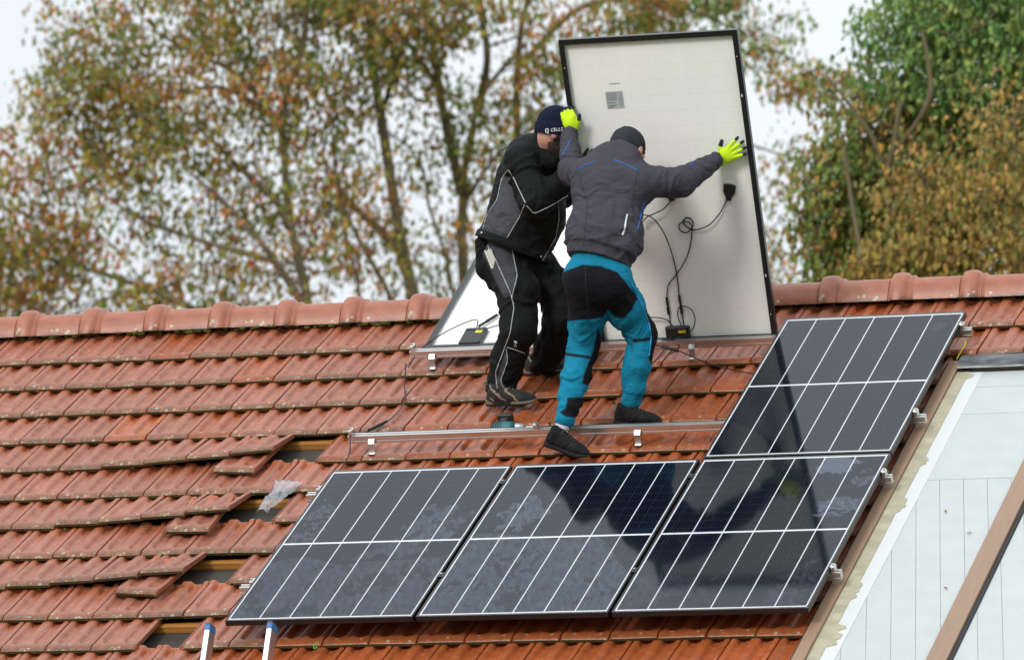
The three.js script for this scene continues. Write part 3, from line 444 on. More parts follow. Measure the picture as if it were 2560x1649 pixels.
// ---------------------------------------------------------------- people: distance fields meshed by surface nets
function surfaceNet(f, lo, hi, h) {
  const n = [0, 1, 2].map((i) => Math.ceil((hi[i] - lo[i]) / h) + 2), [nx, ny, nz] = n, F = new Float32Array(nx * ny * nz).fill(1), B = 4, lim = 4.6 * h * 1.35;
  for (let bz = 0; bz < nz; bz += B) for (let by = 0; by < ny; by += B) for (let bx = 0; bx < nx; bx += B) {
    const c = f(lo[0] + (bx + 1.5) * h, lo[1] + (by + 1.5) * h, lo[2] + (bz + 1.5) * h);
    for (let z = bz; z < Math.min(nz, bz + B); z++) for (let y = by; y < Math.min(ny, by + B); y++) for (let x = bx; x < Math.min(nx, bx + B); x++) F[(z * ny + y) * nx + x] = Math.abs(c) > lim ? c : f(lo[0] + x * h, lo[1] + y * h, lo[2] + z * h);
  }
  const id = new Int32Array(nx * ny * nz).fill(-1), pos = [], idx = [], at = (x, y, z) => (z * ny + y) * nx + x;
  for (let z = 0; z < nz - 1; z++) for (let y = 0; y < ny - 1; y++) for (let x = 0; x < nx - 1; x++) {
    let m = 0; const v = []; for (let k = 0; k < 8; k++) { const q = F[at(x + (k & 1), y + ((k >> 1) & 1), z + (k >> 2))]; v.push(q); if (q < 0) m |= 1 << k; }
    if (m === 0 || m === 255) continue;
    let sx = 0, sy = 0, sz = 0, c = 0;
    for (let a = 0; a < 8; a++) for (const bit of [1, 2, 4]) { const b = a | bit; if (b === a || ((m >> a) & 1) === ((m >> b) & 1)) continue; const t = v[a] / (v[a] - v[b]); sx += (a & 1) + (bit === 1 ? t : 0); sy += ((a >> 1) & 1) + (bit === 2 ? t : 0); sz += (a >> 2) + (bit === 4 ? t : 0); c++; }
    id[at(x, y, z)] = pos.length / 3; pos.push(lo[0] + (x + sx / c) * h, lo[1] + (y + sy / c) * h, lo[2] + (z + sz / c) * h);
  }
  const quad = (a, b, c, d, flip) => { if (a < 0 || b < 0 || c < 0 || d < 0) return; if (flip) idx.push(a, c, b, a, d, c); else idx.push(a, b, c, a, c, d); };
  for (let z = 1; z < nz - 1; z++) for (let y = 1; y < ny - 1; y++) for (let x = 1; x < nx - 1; x++) {
    const s = F[at(x, y, z)] < 0;
    if (s !== (F[at(x + 1, y, z)] < 0)) quad(id[at(x, y - 1, z - 1)], id[at(x, y, z - 1)], id[at(x, y, z)], id[at(x, y - 1, z)], !s);
    if (s !== (F[at(x, y + 1, z)] < 0)) quad(id[at(x - 1, y, z - 1)], id[at(x - 1, y, z)], id[at(x, y, z)], id[at(x, y, z - 1)], !s);
    if (s !== (F[at(x, y, z + 1)] < 0)) quad(id[at(x - 1, y - 1, z)], id[at(x, y - 1, z)], id[at(x, y, z)], id[at(x - 1, y, z)], !s);
  }
  return { pos, idx };
}
const FW = V(-0.33776, 0.11157, -0.93460).normalize(), RT = V(0.94047, 0, -0.33988).normalize(), UP = RT.clone().cross(FW); // the side the tailor drew the pattern from
function clothMesh(name, f, lo, hi, h, colour, m, parent) {
  const { pos, idx } = surfaceNet(f, lo, hi, h), uv = [], col = [];
  for (let i = 0; i < pos.length; i += 3) { const x = pos[i], y = pos[i + 1], z = pos[i + 2]; uv.push((x * 0.94 - z * 0.34) * 2.3, y * 2.3); if (colour) { const a = x * RT.x + z * RT.z, b = x * UP.x + y * UP.y + z * UP.z; const c = colour(x, y, z, a, b); col.push(c[0], c[1], c[2]); } }
  const g = meshFrom(pos, idx, uv); if (colour) g.setAttribute('color', new THREE.Float32BufferAttribute(col, 3));
  return part(name, g, m, parent);
}
const smin = (a, b, k) => { const t = Math.max(k - Math.abs(a - b), 0) / k; return Math.min(a, b) - t * t * k * 0.25; };
function bone(a, b, ra, rb, o = {}) { // tapered limb with cloth folds running round it; o.k flattens it along o.axis
  const dx = b[0] - a[0], dy = b[1] - a[1], dz = b[2] - a[2], L2 = dx * dx + dy * dy + dz * dz, L = Math.sqrt(L2), ax = o.axis, k = o.k || 1, w = o.fold || 0, fr = o.freq || 26, sd = o.seed || 0, kn = Math.min(1, k);
  return (x, y, z) => {
    const px = x - a[0], py = y - a[1], pz = z - a[2]; const t = clamp((px * dx + py * dy + pz * dz) / L2), qx = px - dx * t, qy = py - dy * t, qz = pz - dz * t; let q = qx * qx + qy * qy + qz * qz;
    if (ax) { const c = qx * ax[0] + qy * ax[1] + qz * ax[2]; q += c * c * (1 / (k * k) - 1); }
    let d = (Math.sqrt(q) - (ra + (rb - ra) * t)) * (ax ? mix(kn, 1, 0.4) : 1);
    if (w && d < 0.05) { const s = t * L, n1 = N3(x * 7 + sd, y * 7, z * 7), f = N3(s * fr + n1 * 2.2 + sd * 3, x * 5 + y * 3, z * 5 + sd); const g = N3(s * fr * 0.45 + n1 * 1.5 + sd, x * 3 - y * 4, z * 4 + sd * 2); d += w * (Math.abs(f) * 1.9 - 0.45 + Math.abs(g) * 1.6 - 0.4 + 0.5 * N3(x * 14, y * 14 + sd, z * 14)); }
    return d;
  };
}
const chain = (pts, rs, o) => pts.slice(1).map((p, i) => bone(pts[i], p, rs[i], rs[i + 1], { ...o, seed: (o && o.seed || 0) + i }));
const union = (bs, k) => (x, y, z) => { let d = 1e3; for (const b of bs) d = smin(d, b(x, y, z), k); return d; };
const inside = (poly, a, b) => { let s = false; for (let i = 0, j = poly.length - 1; i < poly.length; j = i++) { const [xi, yi] = poly[i], [xj, yj] = poly[j]; if ((yi > b) !== (yj > b) && a < (xj - xi) * (b - yi) / (yj - yi) + xi) s = !s; } return s; };
const edgeOf = (poly, a, b) => { let m = 1e9; for (let i = 0, j = poly.length - 1; i < poly.length; j = i++) { const ex = poly[j][0] - poly[i][0], ey = poly[j][1] - poly[i][1], t = clamp(((a - poly[i][0]) * ex + (b - poly[i][1]) * ey) / (ex * ex + ey * ey)); m = Math.min(m, Math.hypot(a - poly[i][0] - ex * t, b - poly[i][1] - ey * t)); } return inside(poly, a, b) ? m : -m; };
const panelOf = (polys, a, b) => { let m = -1; for (const p of polys) m = Math.max(m, edgeOf(p, a, b)); return sstep(-0.0042, 0.0042, m); };
const bounds = (pts, pad) => [[0, 1, 2].map((i) => Math.min(...pts.map((p) => p[i])) - pad), [0, 1, 2].map((i) => Math.max(...pts.map((p) => p[i])) + pad)];
function ontoCloth(f, a, b, from) { // the point where the pattern's (a, b) meets the cloth
  let d = from; for (let i = 0; i < 90; i++) { const x = RT.x * a + UP.x * b + FW.x * d, y = UP.y * b + FW.y * d, z = RT.z * a + UP.z * b + FW.z * d, s = f(x, y, z); if (s < 0.0008) return V(x, y, z); d += Math.max(0.0006, s * 0.6); if (d > from + 2.2) break; } return null;
}
function stitch(name, f, line, from, r, m, parent) { // piping sewn along a line of the pattern
  const pts = []; for (let i = 0; i < line.length - 1; i++) { const n = Math.max(2, Math.round(Math.hypot(line[i + 1][0] - line[i][0], line[i + 1][1] - line[i][1]) / 0.012)); for (let k = 0; k < n; k++) pts.push([mix(line[i][0], line[i + 1][0], k / n), mix(line[i][1], line[i + 1][1], k / n)]); } pts.push(line[line.length - 1]);
  const sm = pts.map((p, i) => { const a = pts[Math.max(0, i - 1)], b = pts[Math.min(pts.length - 1, i + 1)]; return [(a[0] + 2 * p[0] + b[0]) / 4, (a[1] + 2 * p[1] + b[1]) / 4]; });
  const w = sm.map((p) => ontoCloth(f, p[0], p[1], from)).filter(Boolean); if (w.length < 3) return null; return part(name, tube(w, r, w.length * 2, 6), m, parent);
}
const weave = texture(512, 512, (x, y) => { const T = 2 * Math.PI, px = Math.cos(x * T), qx = Math.sin(x * T), py = Math.cos(y * T), qy = Math.sin(y * T); const w = N3(px * 1.3 + py, qx * 1.3 + 4, qy * 1.3); const cr = (s, f, g) => 1 - Math.abs(N3(px * f + s + w, qx * f + py * g + s, qy * g + w * 1.5)) * 2.4; const k = 92 + 62 * clamp(cr(3, 1.2, 3.4)) + 44 * clamp(cr(11, 2.4, 6.0)) + 10 * cr(23, 6, 11) + 10 * N3(x * 190, y * 190, 1); return [k, k, k]; }, false);
const clothMat = (o = {}) => new THREE.MeshPhysicalMaterial({ vertexColors: true, color: 0xffffff, roughness: 0.88, bumpMap: weave, bumpScale: 0.0042, specularIntensity: 0.35, ...o });

function headField(c, face, up, nape) { // skull, jaw, nose, ears, brow and lips in the head's own frame
  const s = up.clone().cross(face).normalize(), u = face.clone().cross(s).normalize();
  const E = (x, y, z, cx, cy, cz, rx, ry, rz) => { const qx = (x - cx) / rx, qy = (y - cy) / ry, qz = (z - cz) / rz, l = Math.sqrt(qx * qx + qy * qy + qz * qz); return (l - 1) * Math.min(rx, ry, rz) * 1.05; };
  const nose = bone([0, 0.008, 0.094], [0, -0.034, 0.112], 0.009, 0.0135), toLocal0 = (x, y, z) => { const dx = x - c[0], dy = y - c[1], dz = z - c[2]; return [dx * s.x + dy * s.y + dz * s.z, dx * u.x + dy * u.y + dz * u.z, dx * face.x + dy * face.y + dz * face.z]; }, neck = bone([0, -0.045, -0.030], toLocal0(...nape), 0.056, 0.060);
  const toLocal = (x, y, z) => { const dx = x - c[0], dy = y - c[1], dz = z - c[2]; return [dx * s.x + dy * s.y + dz * s.z, dx * u.x + dy * u.y + dz * u.z, dx * face.x + dy * face.y + dz * face.z]; };
  const skin = (lx, ly, lz) => { let d = E(lx, ly, lz, 0, 0.032, -0.010, 0.075, 0.088, 0.097); d = smin(d, E(lx, ly, lz, 0, -0.045, 0.028, 0.056, 0.075, 0.066), 0.04); d = smin(d, E(lx, ly, lz, 0, -0.098, 0.060, 0.028, 0.024, 0.026), 0.035); d = smin(d, neck(lx, ly, lz), 0.03); d = smin(d, nose(lx, ly, lz), 0.012); d = smin(d, E(lx, ly, lz, 0, 0.022, 0.084, 0.045, 0.009, 0.012), 0.015); d = smin(d, E(lx, ly, lz, 0, -0.068, 0.090, 0.022, 0.008, 0.009), 0.010); for (const k of [-1, 1]) { d = Math.max(d, -E(lx, ly, lz, k * 0.031, 0.004, 0.098, 0.015, 0.009, 0.012)); d = smin(d, E(lx, ly, lz, k * 0.031, 0.003, 0.084, 0.012, 0.010, 0.012), 0.003); d = smin(d, E(lx, ly, lz, k * 0.078, -0.012, -0.006, 0.010, 0.031, 0.019), 0.008); } return d; };
  return { toLocal, skin, E, s, u, face, world: (lx, ly, lz) => V(c[0] + s.x * lx + u.x * ly + face.x * lz, c[1] + s.y * lx + u.y * ly + face.y * lz, c[2] + s.z * lx + u.z * ly + face.z * lz), f: (x, y, z) => skin(...toLocal(x, y, z)) };
}
function bodyMesh(f, lo, hi, head, hc, skinColour, parent, m) { // one skin: coarse limbs and trunk, a finer grid for the head
  const A = surfaceNet(f, lo, hi, 0.016), H = surfaceNet(head.f, hc.map((v) => v - 0.24), hc.map((v) => v + 0.2), 0.0045), mk = ({ pos, idx }, fine) => { const g = meshFrom(pos, idx), col = []; for (let i = 0; i < pos.length; i += 3) col.push(...skinColour(...head.toLocal(pos[i], pos[i + 1], pos[i + 2]), fine)); g.setAttribute('color', new THREE.Float32BufferAttribute(col, 3)); return g; };
  return part('body', mergeGeometries([mk(A, false), mk(H, true)]), m, parent);
}
const skinMat = new THREE.MeshPhysicalMaterial({ vertexColors: true, color: 0xffffff, roughness: 0.55 });
function glove(name, o, parent) { // palm, four jointed fingers and a thumb leaving the side of the palm
  const { wrist, d, pn, ts, curl, spread, cuff } = o, D = V(...d).normalize(), PN = V(...pn).normalize(), TS = V(...ts).addScaledVector(D, -V(...ts).dot(D)).normalize(), W = V(...wrist);
  const P = (a, b, c) => { const v = W.clone().addScaledVector(D, a).addScaledVector(TS, b).addScaledVector(PN, c); return [v.x, v.y, v.z]; };
  const bones = [bone(P(-0.01, 0, 0), P(0.05, 0.004, 0), 0.029, 0.036, { axis: PN.toArray(), k: 0.55 }), bone(P(0.045, 0.012, 0), P(0.085, 0.026, 0), 0.026, 0.016, { axis: PN.toArray(), k: 0.7 }), bone(P(0.045, -0.014, 0), P(0.080, -0.028, 0), 0.026, 0.015, { axis: PN.toArray(), k: 0.7 })];
  const fing = [], lens = [[0.036, 0.024, 0.02], [0.040, 0.027, 0.021], [0.037, 0.025, 0.02], [0.028, 0.019, 0.017]], b0 = [0.031, 0.0105, -0.0105, -0.031];
  lens.forEach((L, i) => { let p = V(...P(0.086 - Math.abs(i - 1.2) * 0.004, b0[i], 0)), ang = 0; const sp = (spread || 0) * (1.5 - i) + (o.lean || 0); const dir = D.clone().multiplyScalar(Math.cos(sp)).addScaledVector(TS, Math.sin(sp)); L.forEach((l, j) => { ang += curl[i] * (j ? 1 : 0.6); const q = p.clone().addScaledVector(dir, l * Math.cos(ang)).addScaledVector(PN, l * Math.sin(ang)); fing.push([bone(p.toArray(), q.toArray(), 0.0118 - j * 0.0012, 0.0106 - j * 0.0012), j]); p = q; }); });
  { const t0 = V(...P(0.022, 0.026, 0.004)), td = D.clone().multiplyScalar(o.thumb ? o.thumb[0] : 0.62).addScaledVector(TS, o.thumb ? o.thumb[1] : 0.75).addScaledVector(PN, o.thumb ? o.thumb[2] : 0.1).normalize(), t1 = t0.clone().addScaledVector(td, 0.042), t2 = t1.clone().addScaledVector(td.clone().lerp(D, 0.35).normalize(), 0.032); fing.push([bone(t0.toArray(), t1.toArray(), 0.0165, 0.0135), 0]); fing.push([bone(t1.toArray(), t2.toArray(), 0.0135, 0.0105), 2]); }
  const C = V(...cuff), palm = union(bones, 0.02), cuffB = bone(P(-0.004, 0, 0), W.clone().lerp(C, 1).toArray(), 0.031, 0.037, { fold: 0.0014, freq: 160 });
  const f = (x, y, z) => { let q = smin(palm(x, y, z), cuffB(x, y, z), 0.015), g = 1e3; for (const [b] of fing) g = Math.min(g, b(x, y, z)); return smin(q, g, 0.007); };
  const tip = (x, y, z) => { let bd = 1e3, j = -1; for (const [b, k] of fing) { const v = b(x, y, z); if (v < bd) { bd = v; j = k; } } return bd < palm(x, y, z) - 0.002 ? j : -1; };
  const all = [W, C, W.clone().addScaledVector(D, 0.19), W.clone().addScaledVector(TS, 0.09), W.clone().addScaledVector(TS, -0.09), W.clone().addScaledVector(PN, 0.09)].map((v) => v.toArray()), [lo, hi] = bounds(all, 0.05);
  return clothMesh(name, f, lo, hi, 0.0034, (x, y, z) => { const k = tip(x, y, z), c = (x - W.x) * PN.x + (y - W.y) * PN.y + (z - W.z) * PN.z; const s = (x - W.x) * D.x + (y - W.y) * D.y + (z - W.z) * D.z; if (s < 0.012) return o.cuffColour || o.colour; return (k >= (o.tipFrom || 2) || c > 0.010) ? o.dark : o.colour; }, new THREE.MeshPhysicalMaterial({ vertexColors: true, color: 0xffffff, roughness: 0.8 }), parent);
}
function shoe(heel, toe, upv, o, parent) { // heel and toe at ground level, metres
  const X = toe.clone().sub(heel), L = X.length(); X.normalize(); const Z = X.clone().cross(upv).normalize(), Y = Z.clone().cross(X).normalize(), k = L / 0.295, M = new THREE.Matrix4().makeBasis(X, Y, Z).setPosition(heel);
  const hw = (x) => mix(0.036, mix(0.033, 0.047, sstep(0.10, 0.20, x)), sstep(0.05, 0.12, x)) * Math.sqrt(clamp(1 - Math.pow(clamp((x - 0.205) / 0.09), 2.4))) * Math.sqrt(clamp(1 - Math.pow(clamp((0.045 - x) / 0.045), 2.4)));
  const solef = (x, y, z) => { const top = 0.026 + 0.010 * sstep(0.09, 0.0, x), bot = 0.022 * Math.pow(clamp((x - 0.20) / 0.1), 2) + 0.003 * Math.abs(Math.sin(x * 190)) ; const dz = Math.abs(z) - hw(x) - 0.004, dy = Math.max(bot - y, y - top - 0.3 * bot); return Math.max(dz * 0.8, dy, -x - 0.002, x - 0.297); };
  const up = union([bone([0.045, 0.045, 0], [0.066, 0.105, 0], 0.037, 0.038), bone([0.06, 0.05, 0], [0.13, 0.055, 0], 0.038, 0.039), bone([0.088, 0.090, 0], [0.16, 0.058, 0], 0.034, 0.032), bone([0.13, 0.050, 0], [0.215, 0.038, 0], 0.038, 0.040, { axis: [0, 1, 0], k: 0.85 }), bone([0.215, 0.040, 0], [0.258, 0.034, 0], 0.040, 0.031, { axis: [0, 1, 0], k: 0.8 })], 0.03);
  const lace = (x, y, z) => (x > 0.095 && x < 0.19 ? 0.0022 * Math.abs(Math.sin(x * 210)) * sstep(0.03, 0.0, Math.abs(z)) : 0);
  const uf = (x, y, z) => Math.max(up(x, y, z) - lace(x, y, z) + 0.0015 * N3(x * 60, y * 60, z * 60), 0.020 - y, y - 0.122 - 0.30 * (0.066 - x) * (x < 0.075 ? 1 : 1.2));
  const mk = (f, lo, hi, colour) => { const { pos, idx } = surfaceNet((x, y, z) => f(x / k, y / k, z / k) * k, lo.map((v) => v * k), hi.map((v) => v * k), 0.0052), col = []; for (let i = 0; i < pos.length; i += 3) col.push(...colour(pos[i] / k, pos[i + 1] / k, pos[i + 2] / k)); const g = meshFrom(pos, idx); g.setAttribute('color', new THREE.Float32BufferAttribute(col, 3)); g.applyMatrix4(M); return g; };
  const m = new THREE.MeshPhysicalMaterial({ vertexColors: true, color: 0xffffff, roughness: 0.75, specularIntensity: 0.4 });
  const s = part('shoe', mk(uf, [-0.02, 0, -0.07], [0.32, 0.18, 0.07], o.upper), m, parent); part('sole', mk(solef, [-0.02, -0.02, -0.07], [0.32, 0.06, 0.07], o.sole), m, s);
  for (let i = 0; i < 5; i++) { const x = (0.105 + i * 0.018) * k, y = (0.114 - i * 0.0085) * k; const g = tube([V(x, y - 0.010, -0.028 * k), V(x + 0.004, y + 0.001, 0), V(x, y - 0.010, 0.028 * k)], 0.0032, 8, 5); g.applyMatrix4(M); part('lace', g, o.laces, s); }
  for (const k2 of [-1, 1]) { const g = tube([V(0.10 * k, 0.110 * k, 0), V(0.112 * k, 0.122 * k, 0.014 * k2), V(0.125 * k, 0.108 * k, 0.030 * k2), V(0.112 * k, 0.100 * k, 0.022 * k2)], 0.0022, 12, 5); g.applyMatrix4(M); part('lace', g, o.laces, s); }
  { const g = tube([V(0.018 * k, 0.118 * k, -0.006), V(0.004 * k, 0.132 * k, 0), V(0.022 * k, 0.140 * k, 0.006)], 0.004, 10, 5); g.applyMatrix4(M); part('heel_loop', g, o.laces, s); }
  return s;
}
const ROOFN = V(0, CP, SP);

// ------------------------------------------------ man in grey and turquoise
{
  const J = { head: [1.459, 2.771, -2.12], neck: [1.422, 2.688, -2.02], shL: [1.306, 2.615, -1.93], elL: [1.150, 2.666, -2.05], wrL: [1.066, 2.92, -2.25], shR: [1.556, 2.568, -1.94], elR: [1.757, 2.590, -2.12], wrR: [1.885, 2.741, -2.365], chest: [1.407, 2.506, -1.93], waist: [1.408, 2.254, -1.84], hem: [1.388, 2.152, -1.81], hipL: [1.318, 2.03, -1.80], hipR: [1.447, 2.02, -1.83], thL: [1.297, 1.896, -1.9], thR: [1.48, 1.897, -1.98], kneeL: [1.221, 1.674, -2.02], kneeR: [1.536, 1.759, -2.1], caL: [1.222, 1.522, -1.91], caR: [1.518, 1.589, -2.07], ankL: [1.192, 1.281, -1.812], ankR: [1.470, 1.400, -2.10] };
  const P = { seat: [[1.725, 1.926], [1.829, 1.965], [1.933, 1.958], [2.019, 1.925], [2.071, 1.864], [2.131, 1.785], [2.096, 1.716], [2.053, 1.677], [2.010, 1.681], [1.971, 1.725], [1.945, 1.681], [1.872, 1.671], [1.775, 1.664], [1.70, 1.655]], kneeR: [[2.096, 1.564], [2.217, 1.575], [2.217, 1.558], [2.109, 1.545]], sideR: [[2.168, 1.734], [2.27, 1.629], [2.27, 1.507], [2.23, 1.400], [2.191, 1.455], [2.209, 1.577], [2.192, 1.664]], kneeL: [[1.740, 1.494], [1.895, 1.470], [1.891, 1.456], [1.740, 1.476]], sideL: [[1.917, 1.629], [1.96, 1.507], [1.92, 1.376], [1.873, 1.315], [1.830, 1.322], [1.847, 1.393], [1.889, 1.490]], calfL: [[1.751, 1.250], [1.86, 1.250], [1.85, 1.185], [1.83, 1.137], [1.742, 1.148], [1.707, 1.171], [1.742, 1.193]],
    blue: [[[1.775, 2.657], [1.750, 2.611], [1.727, 2.561]], [[1.797, 2.473], [1.846, 2.504], [1.906, 2.526]], [[2.001, 2.536], [2.071, 2.507], [2.137, 2.474]], [[2.166, 2.311], [2.155, 2.261], [2.129, 2.153]], [[2.442, 2.533], [2.420, 2.505]]], refl: [[2.074, 2.240], [2.061, 2.177], [2.060, 2.156], [2.044, 2.121]], zip: [[2.087, 1.882], [2.126, 1.804], [2.160, 1.734], [2.195, 1.647], [2.207, 1.577], [2.194, 1.472]] };
  const t = thing('person', 'man seen from behind in grey hoodie and turquoise trousers, neon gloves', 'person', 'men working on the roof');
  const HC = J.head, face = RT.clone().multiplyScalar(0.60).addScaledVector(FW, 0.72).addScaledVector(UP, -0.42).normalize(), hup = UP.clone().multiplyScalar(0.9).addScaledVector(FW, 0.42).addScaledVector(RT, 0.10).normalize(), H = headField(HC, face, hup, [1.41, 2.65, -1.99]);
  const skinBody = union([...chain([J.neck, J.chest, J.waist, J.hem], [0.06, 0.12, 0.10, 0.07]), ...chain([J.chest, J.shL, J.elL, J.wrL], [0.09, 0.05, 0.04, 0.027]), ...chain([J.chest, J.shR, J.elR, J.wrR], [0.09, 0.05, 0.04, 0.027]), ...chain([J.hem, J.hipL, J.thL, J.kneeL, J.caL, J.ankL], [0.07, 0.07, 0.065, 0.045, 0.042, 0.032]), ...chain([J.hem, J.hipR, J.thR, J.kneeR, J.caR, J.ankR], [0.07, 0.07, 0.065, 0.045, 0.042, 0.032]), bone(J.neck, HC, 0.05, 0.05), bone(J.ankL, [1.165, 1.205, -1.795], 0.030, 0.03), bone(J.ankR, [1.455, 1.335, -2.115], 0.030, 0.03)], 0.05);
  const [blo, bhi] = bounds(Object.values(J), 0.16);
  bodyMesh(skinBody, blo, bhi, H, HC, (x, y, z, fine) => { const n = fine ? N3(x * 90, y * 90, z * 90) : 0; const beard = fine && y < -0.035 && z > -0.005 && !(Math.abs(x) < 0.03 && y > -0.06) ? 0.5 : 0; const c = [0.52 + n * 0.04, 0.27 + n * 0.03, 0.19 + n * 0.02]; return [mix(c[0], 0.10, beard), mix(c[1], 0.07, beard), mix(c[2], 0.05, beard)]; }, t, skinMat);
  // hoodie
  const ax = [0.1, 0.0, 0.995], fo = { fold: 0.0115, freq: 15 };
  const torso = union([bone(J.shL, J.shR, 0.090, 0.090, { fold: 0.004, seed: 3 }), bone([1.425, 2.665, -1.985], J.chest, 0.155, 0.186, { axis: ax, k: 0.74, fold: 0.0108, freq: 20, seed: 1 }), bone(J.chest, J.waist, 0.186, 0.196, { axis: ax, k: 0.76, fold: 0.0162, freq: 17, seed: 4 }), bone(J.waist, [1.386, 2.14, -1.81], 0.196, 0.176, { axis: ax, k: 0.80, fold: 0.0189, freq: 24, seed: 5 })], 0.06);
  const armL = union(chain([J.shL, J.elL, J.wrL], [0.088, 0.066, 0.044], { fold: 0.0135, freq: 22, seed: 11 }), 0.04), armR = union([...chain([J.shR, J.elR, J.wrR], [0.090, 0.070, 0.046], { fold: 0.0135, freq: 20, seed: 17 }), bone([1.60, 2.575, -1.97], [1.70, 2.585, -2.06], 0.078, 0.070)], 0.04);
  const collar = bone(J.neck, [1.445, 2.735, -2.07], 0.088, 0.080, { fold: 0.0041, freq: 40 });
  const axis = V(-0.19, -0.94, 0.28).normalize(), hp = V(1.386, 2.135, -1.80), cuffCut = (p, q) => { const dd = V(q[0] - p[0], q[1] - p[1], q[2] - p[2]).normalize(); return (x, y, z) => (x - q[0]) * dd.x + (y - q[1]) * dd.y + (z - q[2]) * dd.z; };
  const cl = cuffCut(J.elL, J.wrL), cr = cuffCut(J.elR, J.wrR);
  const hoodie = (x, y, z) => { const s = (x - hp.x) * axis.x + (y - hp.y) * axis.y + (z - hp.z) * axis.z; let d = torso(x, y, z); d += 0.016 * sstep(-0.062, -0.048, s) * (s < 0.1 ? 1 : 0) + (s > -0.06 && d < 0.03 ? 0.0012 * Math.sin(x * 420) : 0); d = Math.max(d, s); d = smin(d, Math.max(armL(x, y, z), cl(x, y, z) - 0.004), 0.05); d = smin(d, Math.max(armR(x, y, z), cr(x, y, z) - 0.004), 0.05); return smin(d, collar(x, y, z), 0.04); };
  const grey = [0.054, 0.051, 0.063];
  const [hlo, hhi] = bounds([J.shL, J.elL, J.wrL, J.shR, J.elR, J.wrR, J.waist, [1.39, 2.1, -1.8], J.neck], 0.22);
  const hood = clothMesh('hoodie', hoodie, hlo, hhi, 0.0075, (x, y, z) => { const n = 1 + 0.10 * N3(x * 30, y * 30, z * 30); return grey.map((v) => v * n); }, clothMat(), t);
  const blueM = mat(srgb(18, 96, 178), 0.6), from = V(...J.waist).dot(FW) - 0.9;
  P.blue.forEach((l) => stitch('zip_line', hoodie, l, from, 0.0034, blueM, hood)); stitch('reflective_strip', hoodie, P.refl, from, 0.006, mat(srgb(208, 210, 212), 0.4), hood);
  for (const l of [[[1.80, 2.50], [1.86, 2.30], [1.835, 2.06]], [[2.13, 2.47], [2.10, 2.30], [2.05, 2.22]], [[1.815, 2.49], [1.76, 2.42], [1.745, 2.47]]]) stitch('seam', hoodie, l, from, 0.0016, mat(lin(0.03, 0.028, 0.034), 0.9), hood);
  // trousers
  const legL = chain([J.hipL, J.thL, J.kneeL, J.caL, J.ankL], [0.116, 0.103, 0.079, 0.072, 0.058], { fold: 0.0121, freq: 16, seed: 31 }), legR = chain([J.hipR, J.thR, J.kneeR, J.caR, J.ankR], [0.114, 0.102, 0.078, 0.070, 0.060], { fold: 0.0121, freq: 16, seed: 41 });
  const seat = [bone(J.hipL, J.hipR, 0.116, 0.114, { fold: 0.003 }), bone([1.375, 2.06, -1.82], [1.393, 2.19, -1.83], 0.150, 0.150, { axis: ax, k: 0.8, fold: 0.003 })], lU = union(legL, 0.04), rU = union(legR, 0.04), sU = union(seat, 0.05);
  const aL = cuffCut(J.caL, J.ankL), aR = cuffCut(J.caR, J.ankR);
  const trousers = (x, y, z) => { const kl = aL(x, y, z), kr = aR(x, y, z); let l = lU(x, y, z), r = rU(x, y, z); l += 0.010 * sstep(-0.055, -0.04, kl) * (kl < 0.05 && kl > -0.2 ? 1 : 0); r += 0.008 * sstep(-0.055, -0.04, kr) * (kr < 0.05 && kr > -0.2 ? 1 : 0); const legs = smin(Math.max(l, kl - 0.046), Math.max(r, kr - 0.040), 0.018); return smin(legs, sU(x, y, z), 0.045); };
  const teal = [0.006, 0.185, 0.300], blk = [0.007, 0.007, 0.010];
  const [tlo, thi] = bounds([J.hipL, J.hipR, J.kneeL, J.kneeR, J.ankL, J.ankR, [1.39, 2.2, -1.82]], 0.17);
  const tr = clothMesh('trousers', trousers, tlo, thi, 0.0068, (x, y, z, a, b) => { const n = 1 + 0.12 * N3(x * 24, y * 24, z * 24); const k = panelOf([P.seat, P.kneeR, P.sideR, P.kneeL, P.sideL, P.calfL], a, b); return mixc(teal, blk, k).map((v) => v * n); }, clothMat(), t);
  stitch('side_zip', trousers, P.zip, from, 0.0042, mat(srgb(30, 150, 210), 0.5), tr);
  stitch('seam', trousers, [[1.845, 1.955], [1.850, 1.84], [1.865, 1.73]], from, 0.0018, mat(lin(0.02, 0.02, 0.03), 0.8), tr);
  { const p = ontoCloth(trousers, 2.045, 1.272, from); if (p) { const b = new THREE.CylinderGeometry(0.007, 0.007, 0.004, 10); b.rotateX(Math.PI / 2); b.translate(p.x, p.y, p.z + 0.003); part('snap', b, mat(lin(0.02, 0.02, 0.02), 0.4, 0.5), tr); } }
  { // pocket flap standing off the right hip
    const c = V(1.527, 2.015, -1.77), fl = surfaceNet(union([bone([1.515, 2.04, -1.80], [1.545, 2.00, -1.80], 0.024, 0.018, { fold: 0.0081, freq: 60, seed: 3 })], 0.02), [1.44, 1.94, -1.88], [1.62, 2.1, -1.72], 0.006); part('pocket_flap', meshFrom(fl.pos, fl.idx, null), mat(lin(...teal), 0.85), tr); }
  // cap
  const cap = (x, y, z) => { const [lx, ly, lz] = H.toLocal(x, y, z); const n = 0.004 * N3(lx * 12, ly * 60 + lz * 40, 3) + 0.002 * N3(lx * 40, ly * 30, lz * 30); let d = H.E(lx, ly, lz, 0, 0.034, -0.016, 0.087, 0.100, 0.111) + n; d = smin(d, H.E(lx, ly, lz, 0, 0.012, -0.090, 0.052, 0.040, 0.030) + n, 0.03); return Math.max(d, -(ly + 0.030 - lz * 0.42)); };
